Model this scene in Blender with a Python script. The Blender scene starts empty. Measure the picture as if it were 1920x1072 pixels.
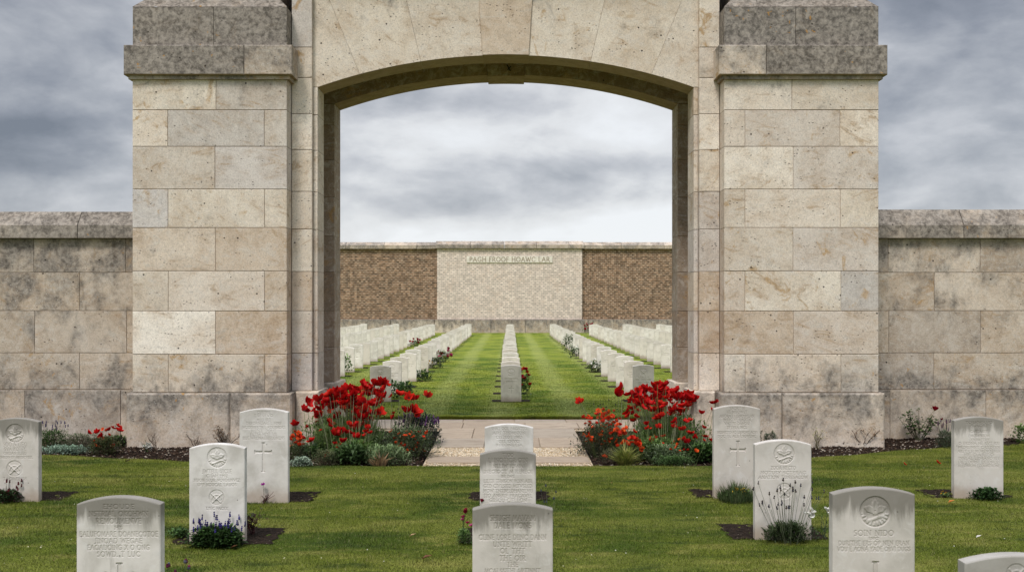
import bpy, bmesh, math, random
import numpy as np
random.seed(7); RNG = np.random.default_rng(11)
SC = bpy.context.scene
COL = SC.collection
F = 1900.0; CX = 955.5; HY = 570.0; CH = 1.93      # focal length and eye height of the photograph's camera
GX = -0.055                                        # centre line of the gateway

# ------------------------------------------------------------------ object helpers
def tag(o, label=None, cat=None, group=None, kind=None):
    if label: o['label'] = label
    if cat: o['category'] = cat
    if group: o['group'] = group
    if kind: o['kind'] = kind
    return o

def empty(name, loc=(0, 0, 0), rz=0.0, parent=None):
    o = bpy.data.objects.new(name, None); COL.objects.link(o)
    o.location = loc; o.rotation_euler = (0, 0, rz); o.empty_display_size = .1
    if parent: o.parent = parent
    return o

def mesh(name, V, faces, mat=None, cols=None, smooth=False):
    """faces: array (M,k) or list of such arrays"""
    V = np.asarray(V, dtype=np.float32)
    if not isinstance(faces, (list, tuple)): faces = [faces]
    faces = [np.asarray(f, dtype=np.int32) for f in faces if len(f)]
    me = bpy.data.meshes.new(name)
    me.vertices.add(len(V)); me.vertices.foreach_set('co', V.ravel())
    loops = np.concatenate([f.ravel() for f in faces])
    tot = np.concatenate([np.full(len(f), f.shape[1], dtype=np.int32) for f in faces])
    st = np.concatenate([[0], np.cumsum(tot)[:-1]]).astype(np.int32)
    me.loops.add(len(loops)); me.loops.foreach_set('vertex_index', loops)
    me.polygons.add(len(tot)); me.polygons.foreach_set('loop_start', st)
    try: me.polygons.foreach_set('loop_total', tot)
    except Exception: pass
    me.polygons.foreach_set('use_smooth', np.full(len(tot), bool(smooth)))
    me.update(calc_edges=True); me.validate()
    if cols is not None:
        a = me.color_attributes.new('Col', 'FLOAT_COLOR', 'POINT')
        c = np.asarray(cols, dtype=np.float32)
        if c.shape[1] == 3: c = np.hstack([c, np.ones((len(c), 1), dtype=np.float32)])
        a.data.foreach_set('color', c.ravel())
    if mat: me.materials.append(mat)
    return me

def ob(name, me, parent=None, loc=None):
    o = bpy.data.objects.new(name, me); COL.objects.link(o)
    if parent: o.parent = parent
    if loc is not None: o.location = loc
    return o

class MB:
    """collects pieces (verts, faces, colours) that belong to ONE object"""
    def __init__(s): s.V = []; s.F = {}; s.C = []; s.n = 0
    def add(s, V, faces, col=(.5, .5, .5)):
        V = np.asarray(V, dtype=np.float32).reshape(-1, 3)
        if not isinstance(faces, (list, tuple)) or (len(faces) and not hasattr(faces[0], '__len__')): faces = [faces]
        for f in faces:
            f = np.asarray(f, dtype=np.int32)
            if f.ndim == 1: f = f.reshape(1, -1)
            s.F.setdefault(f.shape[1], []).append(f + s.n)
        c = np.asarray(col, dtype=np.float32)
        if c.ndim == 1: c = np.tile(c, (len(V), 1))
        s.V.append(V); s.C.append(c); s.n += len(V)
    def mesh(s, name, mat, smooth=False):
        return mesh(name, np.vstack(s.V), [np.vstack(f) for f in s.F.values()], mat, np.vstack(s.C), smooth)
    def build(s, name, mat, parent=None, loc=None, smooth=False):
        return ob(name, s.mesh(name, mat, smooth), parent, loc)

def prism(mb, poly, y0, y1, bev=.006, col=(.5, .5, .5), colz=None):
    """polygon in XZ (counter clockwise seen from the front), extruded y0..y1 with a chamfered front and back edge"""
    P = np.asarray(poly, dtype=float); n = len(P)
    # inset polygon
    Q = []
    for i in range(n):
        a, b, c = P[i-1], P[i], P[(i+1) % n]
        e1 = (b-a)/max(np.linalg.norm(b-a), 1e-9); e2 = (c-b)/max(np.linalg.norm(c-b), 1e-9)
        n1 = np.array([-e1[1], e1[0]]); n2 = np.array([-e2[1], e2[0]])
        m = n1+n2; m /= max(np.dot(m, n1), .35) if np.dot(m, n1) > 0 else 1
        Q.append(b + m*bev)
    Q = np.array(Q)
    def ring(A, y): return np.column_stack([A[:, 0], np.full(n, y), A[:, 1]])
    V = np.vstack([ring(Q, y0), ring(P, y0+bev), ring(P, y1-bev), ring(Q, y1)])
    fs = [np.array([list(range(n))]), np.array([list(range(4*n-1, 3*n-1, -1))])]
    q = []
    for k in range(3):
        for i in range(n):
            j = (i+1) % n
            q.append([k*n+i, (k+1)*n+i, (k+1)*n+j, k*n+j])
    c = np.tile(np.asarray(col, dtype=np.float32), (len(V), 1))
    if colz is not None:
        c[:, 2] = np.array([colz(z) for z in V[:, 2]])
    for f in fs: mb.add(np.zeros((0, 3)), f, np.zeros((0, 3))) if False else None
    mb.add(V, [fs[0], fs[1], np.array(q)], c)

def rect(x0, x1, z0, z1): return [(x0, z0), (x1, z0), (x1, z1), (x0, z1)]

def block(mb, x0, x1, z0, z1, y0, y1, g=.0026, bev=.005, weather=0., tone=None, colz=None):
    t = random.random() if tone is None else tone
    y0 = y0 + random.uniform(-.0025, .0025)
    prism(mb, rect(x0+g, x1-g, z0+g, z1-g), y0, y1, bev, (t, random.random(), weather), colz)

def box(mb, x0, x1, y0, y1, z0, z1, col=(.5, .5, .5)):
    V = [(x, y, z) for z in (z0, z1) for y in (y0, y1) for x in (x0, x1)]
    mb.add(V, np.array([[0, 2, 3, 1], [4, 5, 7, 6], [0, 1, 5, 4], [2, 6, 7, 3], [0, 4, 6, 2], [1, 3, 7, 5]]), col)

def tube(mb, pts, rads, n=5, col=(.5, .5, .5)):
    pts = np.asarray(pts, dtype=float); m = len(pts)
    rads = np.full(m, rads) if np.isscalar(rads) else np.asarray(rads)
    T = np.gradient(pts, axis=0); T /= np.linalg.norm(T, axis=1)[:, None] + 1e-9
    up = np.array([0, 1., .13]); A = np.cross(T, up); A /= np.linalg.norm(A, axis=1)[:, None] + 1e-9
    B = np.cross(T, A)
    th = np.arange(n)*2*np.pi/n
    V = (pts[:, None] + rads[:, None, None]*(np.cos(th)[None, :, None]*A[:, None]+np.sin(th)[None, :, None]*B[:, None])).reshape(-1, 3)
    f = []
    for i in range(m-1):
        for k in range(n):
            f.append([i*n+k, i*n+(k+1) % n, (i+1)*n+(k+1) % n, (i+1)*n+k])
    mb.add(V, np.array(f), col)

def GP(px, py):                 # ground point seen at that place of the photograph
    d = F*CH/(py-HY); return ((px-CX)*d/F, d)
def XZ(px, py, d): return ((px-CX)*d/F, CH-(py-HY)*d/F)

# ------------------------------------------------------------------ material helpers
class M:
    def __init__(s, name, world=False):
        if world: s.m = None; s.t = name
        else:
            s.m = bpy.data.materials.new(name); s.m.use_nodes = True; s.t = s.m.node_tree
            s.t.nodes.clear()
    def n(s, typ, props=None, **inp):
        nd = s.t.nodes.new('ShaderNode'+typ)
        for k, v in (props or {}).items(): setattr(nd, k, v)
        for k, v in inp.items():
            k2 = k.replace('_', ' ')
            sock = nd.inputs[int(k[1:])] if (k[0] == 'i' and k[1:].isdigit()) else nd.inputs[k2]
            if isinstance(v, bpy.types.NodeSocket): s.t.links.new(v, sock)
            elif isinstance(v, bpy.types.Node): s.t.links.new(v.outputs[0], sock)
            else:
                if isinstance(v, tuple) and len(v) == 3 and sock.type == 'RGBA': v = (*v, 1)
                sock.default_value = v
        return nd
    def math(s, op, a, b=0., c=None, clamp=False):
        kw = dict(i0=a, i1=b)
        if c is not None: kw['i2'] = c
        return s.n('Math', {'operation': op, 'use_clamp': clamp}, **kw).outputs[0]
    def vm(s, op, a, b=(0, 0, 0), sc=None):
        kw = dict(i0=a, i1=b)
        nd = s.n('VectorMath', {'operation': op}, **kw)
        if sc is not None:
            if isinstance(sc, bpy.types.NodeSocket): s.t.links.new(sc, nd.inputs['Scale'])
            else: nd.inputs['Scale'].default_value = sc
        return nd.outputs[0]
    def noise(s, vec, scale=5., detail=4., rough=.55, dist=0.):
        return s.n('TexNoise', None, Vector=vec, Scale=scale, Detail=detail, Roughness=rough, Distortion=dist).outputs[0]
    def ramp(s, fac, stops, interp='LINEAR'):
        nd = s.n('ValToRGB', None, Fac=fac); cr = nd.color_ramp; cr.interpolation = interp
        while len(cr.elements) < len(stops): cr.elements.new(.5)
        for e, (p, c) in zip(cr.elements, stops):
            e.position = p; e.color = (*c, 1) if isinstance(c, tuple) else (c, c, c, 1)
        return nd.outputs[0]
    def mix(s, fac, a, b, mode='MIX'):
        nd = s.n('Mix', {'data_type': 'RGBA', 'blend_type': mode})
        for k, v in ((0, fac), (6, a), (7, b)):
            if isinstance(v, bpy.types.NodeSocket): s.t.links.new(v, nd.inputs[k])
            else: nd.inputs[k].default_value = ((*v, 1) if isinstance(v, tuple) and len(v) == 3 else v)
        return nd.outputs[2]
    def smooth(s, v, a, b):     # smoothstep
        nd = s.n('MapRange', {'interpolation_type': 'SMOOTHSTEP'}, Value=v)
        nd.inputs['From Min'].default_value = a; nd.inputs['From Max'].default_value = b
        return nd.outputs[0]
    def out(s, col, rough=.85, bump=None, bd=.01, bs=1., spec=.25, trans=0., sss=None):
        b = s.n('BsdfPrincipled', None, Base_Color=col, Roughness=rough)
        b.inputs['Specular IOR Level'].default_value = spec
        if bump is not None:
            bp = s.n('Bump', None, Height=bump, Distance=bd, Strength=bs)
            s.t.links.new(bp.outputs[0], b.inputs['Normal'])
        sh = b.outputs[0]
        if trans > 0:
            tr = s.n('BsdfTranslucent', None, Color=col)
            mx = s.n('MixShader', None, i0=trans, i1=sh, i2=tr.outputs[0]); sh = mx.outputs[0]
        o = s.n('OutputMaterial', None, Surface=sh)
        return s.m
    def attr(s, name='Col'): return s.n('Attribute', {'attribute_name': name})
    def sep(s, v): return s.n('SeparateXYZ', None, Vector=v).outputs

def mat_ashlar(name, tones, weather=1., pore=1., sat=1.):
    m = M(name); co = m.n('TexCoord').outputs['Object']; at = m.attr().outputs['Color']
    c = m.n('SeparateColor', None, Color=at).outputs
    off = m.vm('MULTIPLY', m.n('CombineXYZ', None, X=c[1], Y=c[1], Z=c[1]).outputs[0], (37., 11., 53.))
    p = m.vm('ADD', co, off)
    ang = m.math('MULTIPLY', m.math('SUBTRACT', c[1], .5), .9)
    pr = m.n('VectorRotate', {'rotation_type': 'Y_AXIS'}, Vector=p, Angle=ang).outputs[0]
    lay = m.vm('MULTIPLY', pr, (1., 1., 3.2))
    big = m.noise(p, 1.7, 5, .6, .5)
    cloud = m.noise(p, 6.5, 5, .62, 1.2)
    vein = m.noise(lay, 2.0, 7, .70, 1.5)
    fine = m.noise(p, 90., 2, .65)
    swirl = m.noise(p, 26., 3, .6, 1.6)
    base = m.ramp(c[0], tones)
    col = m.mix(m.smooth(big, .35, .7), base, m.mix(.5, base, (.62, .52, .42), 'MULTIPLY'))
    col = m.mix(m.math('MULTIPLY', m.smooth(cloud, .46, .68), .45), col, (.50, .46, .41))
    vm_ = m.math('MULTIPLY', m.smooth(vein, .52, .66), m.smooth(big, .40, .58))
    col = m.mix(m.math('MULTIPLY', vm_, .75), col, (.40, .28, .17))
    col = m.mix(m.math('MULTIPLY', m.smooth(vein, .47, .30), .45), col, (.60, .575, .52))
    col = m.mix(m.math('MULTIPLY', m.smooth(swirl, .58, .70), .38), col, (.58, .55, .50))
    col = m.mix(m.math('MULTIPLY', m.smooth(swirl, .44, .30), .32), col, (.22, .18, .14))
    och = m.math('MULTIPLY', m.smooth(m.noise(m.vm('ADD', p, (5., 2., 9.)), 3.4, 5, .68, .8), .56, .68), m.smooth(m.math('FRACT', m.math('MULTIPLY', c[1], 5.7)), .45, .8))
    col = m.mix(m.math('MULTIPLY', och, .8), col, (.42, .265, .115))
    col = m.mix(1., col, m.ramp(m.noise(p, 55., 4, .75, .4), [(.25, .62), (.47, .98), (.75, 1.25)]), 'MULTIPLY')
    col = m.mix(1., col, m.ramp(cloud, [(.3, .84), (.5, 1.0), (.7, 1.10)]), 'MULTIPLY')
    # weathering: black-grey crust from the attribute, broken by noise
    wn = m.noise(m.vm('MULTIPLY', p, (1., 1., .8)), 2.6, 6, .70, .3)
    wsum = m.math('ADD', m.math('MULTIPLY', c[2], 1.15*weather), m.math('MULTIPLY', m.math('SUBTRACT', wn, .5), 2.2))
    wm = m.smooth(wsum, .24, .88)
    wcol = m.mix(m.smooth(m.math('ADD', m.math('MULTIPLY', m.noise(p, 17., 5, .75, .25), .65), m.math('MULTIPLY', cloud, .35)), .36, .64), (.050, .046, .042), (.33, .295, .255))
    col = m.mix(m.math('MULTIPLY', wm, .87), col, wcol)
    # lichen
    vo = m.n('TexVoronoi', {'feature': 'F1'}, Vector=m.vm('ADD', p, m.vm('SCALE', m.n('TexNoise', None, Vector=p, Scale=14.).outputs[1], sc=.14)), Scale=11.).outputs
    lsel = m.smooth(m.sep(vo[1])[0], .80, .84)
    lm = m.math('MULTIPLY', m.math('MULTIPLY', m.smooth(vo[0], .24, .16), lsel), m.math('MULTIPLY', m.smooth(c[2], .15, .4), m.smooth(m.noise(p, 1.1, 2), .47, .56)))
    col = m.mix(m.math('MULTIPLY', lm, .7), col, (.42, .22, .05))
    vw = m.n('TexVoronoi', {'feature': 'F1'}, Vector=p, Scale=26.).outputs
    wl = m.math('MULTIPLY', m.smooth(vw[0], .2, .1), m.smooth(m.sep(vw[1])[1], .80, .86))
    col = m.mix(m.math('MULTIPLY', wl, .6), col, (.62, .60, .56))
    # pores
    vp = m.n('TexVoronoi', {'feature': 'F1'}, Vector=m.vm('MULTIPLY', pr, (.55, 1., 1.25)), Scale=38.).outputs
    pm = m.math('MULTIPLY', m.smooth(vp[0], .30, .19), m.smooth(m.sep(vp[1])[0], .76, .80))
    area = m.smooth(m.noise(lay, 1.6, 3, .6, .6), .50, .60)
    pm = m.math('MULTIPLY', pm, m.math('ADD', m.math('MULTIPLY', area, .9*pore), .04))
    vb = m.n('TexVoronoi', {'feature': 'F1'}, Vector=p, Scale=9.).outputs
    pb = m.math('MULTIPLY', m.smooth(vb[0], .13, .09), m.smooth(m.sep(vb[1])[2], .84, .87))
    pm = m.math('MAXIMUM', pm, pb)
    col = m.mix(m.math('MULTIPLY', pm, .85), col, (.035, .028, .022))
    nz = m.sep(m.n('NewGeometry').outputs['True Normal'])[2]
    col = m.mix(m.math('MULTIPLY', m.smooth(nz, -.3, -.7), .85), col, m.mix(m.smooth(cloud, .3, .7), (.215, .150, .080), (.30, .215, .125)))  # downward faces: brown stain, with the shade of the underside painted in
    h = m.math('ADD', m.math('MULTIPLY', cloud, .6), m.math('MULTIPLY', fine, .25))
    h = m.math('ADD', h, m.math('MULTIPLY', swirl, .2))
    h = m.math('SUBTRACT', h, m.math('MULTIPLY', pm, 1.6))
    return m.out(col, .9, h, .006, .9)

TONES = [(0., (.54, .50, .46)), (.18, (.68, .595, .49)), (.36, (.77, .69, .575)), (.52, (.58, .465, .35)), (.70, (.90, .825, .715)), (.86, (.67, .575, .475)), (1., (.63, .60, .575))]
TONES_W = [(0., (.42, .365, .31)), (.3, (.60, .495, .385)), (.6, (.48, .405, .325)), (1., (.70, .60, .49))]
TONES_S = [(0., (.25, .185, .125)), (1., (.32, .24, .17))]  # dark tan tones carry the shade and warm bounce under the arch
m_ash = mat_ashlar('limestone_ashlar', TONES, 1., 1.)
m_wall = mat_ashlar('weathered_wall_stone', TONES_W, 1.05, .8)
m_rear = mat_ashlar('shaded_rear_jamb_stone', [(0., (.30, .235, .175)), (.5, (.38, .30, .225)), (1., (.34, .28, .22))], .8, .6)  # ashlar with the rear jamb's shade put into darker tones
m_soff = mat_ashlar('shaded_soffit_stone', TONES_S, .6, .5)  # ashlar with the soffit and recess shade put into its colour

def mat_plain(name, col, rough=.8, var=.3, scale=8., bump=None, spec=.25, trans=0., attr=False):
    m = M(name); co = m.n('TexCoord').outputs['Object']
    n = m.noise(co, scale, 5, .6)
    c = m.mix(m.smooth(n, .3, .7), tuple(x*(1-var) for x in col), tuple(min(1, x*(1+var)) for x in col))
    if attr: c = m.mix(1., c, m.attr().outputs['Color'], 'MULTIPLY')
    return m.out(c, rough, n if bump else None, bump or .01, 1., spec, trans)

m_mortar_ = mat_plain('lime_mortar', (.27, .225, .17), .95, .3, 14)

def mat_head(name, br=1., alg=1.):
    m = M(name); co = m.n('TexCoord').outputs['Object']; at = m.attr().outputs['Color']
    c = m.n('SeparateColor', None, Color=at).outputs       # r engraving depth, g stone random, b height up to the top (0..1)
    rnd = m.n('CombineXYZ', None, X=c[1], Y=c[1], Z=c[1]).outputs[0]
    p = m.vm('ADD', co, m.vm('MULTIPLY', rnd, (31., 17., 23.)))
    big = m.noise(p, 4., 5, .6, .4); cloud = m.noise(p, 14., 7, .62, .8); fine = m.noise(p, 160., 3, .6)
    tone = m.ramp(c[1], [(0., (.62, .585, .545)), (.3, (.73, .70, .665)), (.6, (.57, .525, .475)), (.8, (.67, .63, .59)), (1., (.60, .57, .535))])
    col = m.mix(m.math('MULTIPLY', m.smooth(big, .4, .68), .6), tone, (.40, .375, .33))
    col = m.mix(m.math('MULTIPLY', m.smooth(cloud, .52, .72), .35), col, (.72, .71, .69))
    if br != 1.: col = m.mix(1., col, (br, br*.985, br*.955), 'MULTIPLY')
    # algae/soot running down from the top
    st = m.noise(m.vm('MULTIPLY', p, (9., 9., 1.6)), 1.6, 6, .65, .3)
    top = m.math('ADD', m.math('MULTIPLY', m.smooth(c[2], .66, 1.), .95), m.math('MULTIPLY', m.math('SUBTRACT', st, .5), 1.7))
    tm = m.math('MULTIPLY', m.smooth(top, .16, .72), m.math('ADD', m.math('MULTIPLY', m.smooth(m.math('FRACT', m.math('MULTIPLY', c[1], 7.3)), .15, .9), .75), .12))
    col = m.mix(m.math('MULTIPLY', tm, .92*alg), col, (.155, .143, .118))
    # pinkish soil splash at the foot
    bt = m.math('ADD', m.smooth(c[2], .30, 0.), m.math('MULTIPLY', m.math('SUBTRACT', big, .5), .9))
    col = m.mix(m.math('MULTIPLY', m.smooth(bt, .25, 1.1), .7), col, (.36, .27, .20))
    vb = m.n('TexVoronoi', {'feature': 'F1'}, Vector=p, Scale=22.).outputs
    pb = m.math('MULTIPLY', m.smooth(vb[0], .15, .08), m.smooth(m.sep(vb[1])[0], .90, .93))
    col = m.mix(m.math('MULTIPLY', pb, .7), col, (.08, .075, .06))
    col = m.mix(m.math('MULTIPLY', c[0], .52), col, m.mix(.5, col, (.22, .19, .16), 'MIX'))
    h = m.math('ADD', m.math('MULTIPLY', cloud, .5), m.math('MULTIPLY', fine, .25))
    return m.out(col, .8, h, .0025, .8)
m_head = mat_head('portland_stone')
m_head2 = mat_head('bright_portland_stone', 1.22, .18)

# grass
def grass_col(m, co, lane=False):
    s = m.sep(co)
    n1 = m.noise(co, .55, 4, .6, .3); n2 = m.noise(m.vm('MULTIPLY', co, (.55, 1.9, 1.)), 2.2, 5, .65, .4); n3 = m.noise(co, 19., 4, .6)
    c = m.mix(m.smooth(n1, .38, .62), (.070, .118, .009), (.165, .205, .022))
    if not lane:
        yw = m.math('SINE', m.math('ADD', m.math('MULTIPLY', s[1], 2*math.pi/1.35), m.math('MULTIPLY', n1, 9.)))
        c = m.mix(m.math('MULTIPLY', m.smooth(yw, -.1, .95), .60), c, (.235, .265, .045))
    else: c = m.mix(1., c, (1.35, 1.32, 1.15), 'MULTIPLY')
    c = m.mix(m.math('MULTIPLY', m.smooth(n2, .50, .66), .65), c, (.33, .32, .085))
    c = m.mix(m.math('MULTIPLY', m.smooth(n2, .47, .32), .75), c, (.040, .072, .010))
    c = m.mix(m.math('MULTIPLY', m.smooth(n3, .58, .72), .35), c, (.36, .33, .13))
    if not lane: c = m.mix(1., c, (.80, .80, .78), 'MULTIPLY')
    if lane:
        x = m.math('ADD', s[0], m.math('MULTIPLY', m.math('SUBTRACT', n1, .5), .5))
        w = m.math('SINE', m.math('ADD', m.math('MULTIPLY', x, 2*math.pi/1.27), 2.3))
        c = m.mix(m.math('MULTIPLY', m.smooth(w, -.2, 1.), .55), c, (.30, .34, .10))
    return c, n2, n3
def mat_lawn(name, lane):
    m = M(name); co = m.n('TexCoord').outputs['Object']
    c, n2, n3 = grass_col(m, co, lane)
    f = m.noise(m.vm('MULTIPLY', co, (1., .6, 1.)), 75., 4, .7)
    c = m.mix(m.smooth(f, .62, .35), m.mix(1., c, (1.3, 1.25, 1.2), 'MULTIPLY'), m.mix(1., c, (.50, .52, .45), 'MULTIPLY'))
    return m.out(c, .9, m.math('ADD', f, m.math('MULTIPLY', n3, 1.)), .03, .9, .15)
def mat_blade(name, lane):
    m = M(name); co = m.n('TexCoord').outputs['Object']
    c, n2, n3 = grass_col(m, m.vm('MULTIPLY', co, (1, 1, 0)), lane)
    a = m.n('SeparateColor', None, Color=m.attr().outputs['Color']).outputs
    c = m.mix(m.math('MULTIPLY', m.smooth(a[0], .88, .98), .6), c, (.34, .30, .15))
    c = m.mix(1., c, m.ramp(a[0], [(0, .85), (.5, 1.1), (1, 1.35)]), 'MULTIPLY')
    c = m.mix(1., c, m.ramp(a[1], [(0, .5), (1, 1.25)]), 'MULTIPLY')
    return m.out(c, .6, None, spec=.3, trans=.3)
m_lawn = mat_lawn('mown_lawn', False); m_lawn2 = mat_lawn('striped_lawn', True)
m_blade = mat_blade('grass_blades', False); m_blade2 = mat_blade('grass_blades_striped', True)

def mat_soil():
    m = M('dark_soil'); co = m.n('TexCoord').outputs['Object']
    n = m.noise(co, 30., 6, .7); v = m.n('TexVoronoi', {'feature': 'F1'}, Vector=co, Scale=42.).outputs
    c = m.mix(m.smooth(n, .35, .7), (.010, .007, .005), (.045, .030, .021))
    c = m.mix(m.math('MULTIPLY', m.smooth(m.sep(v[1])[0], .9, .95), m.smooth(v[0], .3, .15)), c, (.30, .25, .20))
    return m.out(c, .95, m.math('ADD', n, m.math('MULTIPLY', v[0], .7)), .03, 1., .1)
m_soil = mat_soil()

def mat_slab():
    m = M('paving_stone'); co = m.n('TexCoord').outputs['Object']
    a = m.n('SeparateColor', None, Color=m.attr().outputs['Color']).outputs
    p = m.vm('ADD', co, m.vm('MULTIPLY', m.n('CombineXYZ', None, X=a[1], Y=a[1], Z=a[1]).outputs[0], (9., 7., 5.)))
    n = m.noise(m.vm('MULTIPLY', p, (1., 3., 1.)), 3.5, 7, .65, .6); f = m.noise(p, 60., 4, .6)
    base = m.ramp(a[0], [(0, (.33, .26, .19)), (.5, (.40, .325, .245)), (1, (.35, .30, .24))])
    c = m.mix(m.math('MULTIPLY', m.smooth(n, .45, .7), .7), base, (.22, .175, .13))
    c = m.mix(m.math('MULTIPLY', m.smooth(f, .55, .75), .4), c, (.46, .39, .30))
    return m.out(c, .85, m.math('ADD', n, f), .008, .8)
m_slab = mat_slab()
def mat_gravel():
    m = M('pale_gravel'); co = m.n('TexCoord').outputs['Object']
    v = m.n('TexVoronoi', {'feature': 'F1'}, Vector=co, Scale=60.).outputs
    c = m.ramp(m.sep(v[1])[0], [(0, (.42, .31, .19)), (.4, (.54, .43, .29)), (.8, (.60, .50, .36)), (1, (.66, .57, .44))])
    c = m.mix(m.smooth(v[0], .5, .8), c, (.10, .07, .045))
    return m.out(c, .9, m.math('MULTIPLY', v[0], -1.), .012, 1.)
m_gravel = mat_gravel()
def mat_attr(name, rough=.6, trans=0., spec=.3, var=.25):
    m = M(name); co = m.n('TexCoord').outputs['Object']
    n = m.noise(co, 30., 3, .6)
    c = m.mix(1., m.attr().outputs['Color'], m.ramp(n, [(.3, 1-var), (.7, 1+var)]), 'MULTIPLY')
    return m.out(c, rough, None, spec=spec, trans=trans)
m_pebble = mat_attr('pebbles', .9)
m_leaf = mat_attr('leaves', .55, .25)
m_petal = mat_attr('petals', .6, .3, .15)
m_stem = mat_attr('stems', .6, .0)
m_chip = mat_attr('bark_chips', .95, 0, .1)
m_dark = mat_plain('dark_paint', (.012, .012, .014), .6)

def mat_brick(name, c1, c2, mortar, stain, contrast=1.):
    m = M(name); co = m.n('TexCoord').outputs['Object']; s = m.sep(co)
    wob = m.math('MULTIPLY', m.math('SUBTRACT', m.noise(co, 1.3, 3), .5), .05)
    v = m.n('CombineXYZ', None, X=s[0], Y=m.math('ADD', s[2], wob), Z=0.).outputs[0]
    b = m.n('TexBrick', {'offset': .5}, Vector=v, Color1=c1, Color2=c2, Mortar=mortar, Scale=1.)
    b.inputs['Mortar Size'].default_value = .017; b.inputs['Mortar Smooth'].default_value = .3
    b.inputs['Brick Width'].default_value = .27; b.inputs['Row Height'].default_value = .118; b.inputs['Bias'].default_value = -.1
    # per brick tone
    bx = m.math('FLOOR', m.math('DIVIDE', s[0], .15)); bz = m.math('FLOOR', m.math('DIVIDE', m.math('ADD', s[2], wob), .118))
    wn = m.n('TexWhiteNoise', {'noise_dimensions': '2D'}, Vector=m.n('CombineXYZ', None, X=bx, Y=bz, Z=0.).outputs[0]).outputs
    c = m.mix(1., b.outputs['Color'], m.ramp(wn[0], [(0, 1-.5*contrast), (.5, 1.), (1, 1+.5*contrast)]), 'MULTIPLY')
    n = m.noise(co, 1.6, 6, .65, .6)
    c = m.mix(m.math('MULTIPLY', m.smooth(n, .5, .7), .45), c, stain)
    c = m.mix(m.math('MULTIPLY', m.smooth(n, .46, .3), .35), c, mortar)
    return m.out(c, .95, b.outputs['Fac'], .01, -.6)
m_brick = mat_brick('brown_brick', (.25, .145, .085), (.125, .078, .050), (.38, .30, .225), (.18, .11, .065), .9)
m_brick2 = mat_brick('pale_brick', (.76, .65, .565), (.62, .52, .45), (.46, .395, .345), (.60, .46, .36), .36)
m_letter = mat_plain('letter_paint', (.34, .27, .20), .9)
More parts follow.
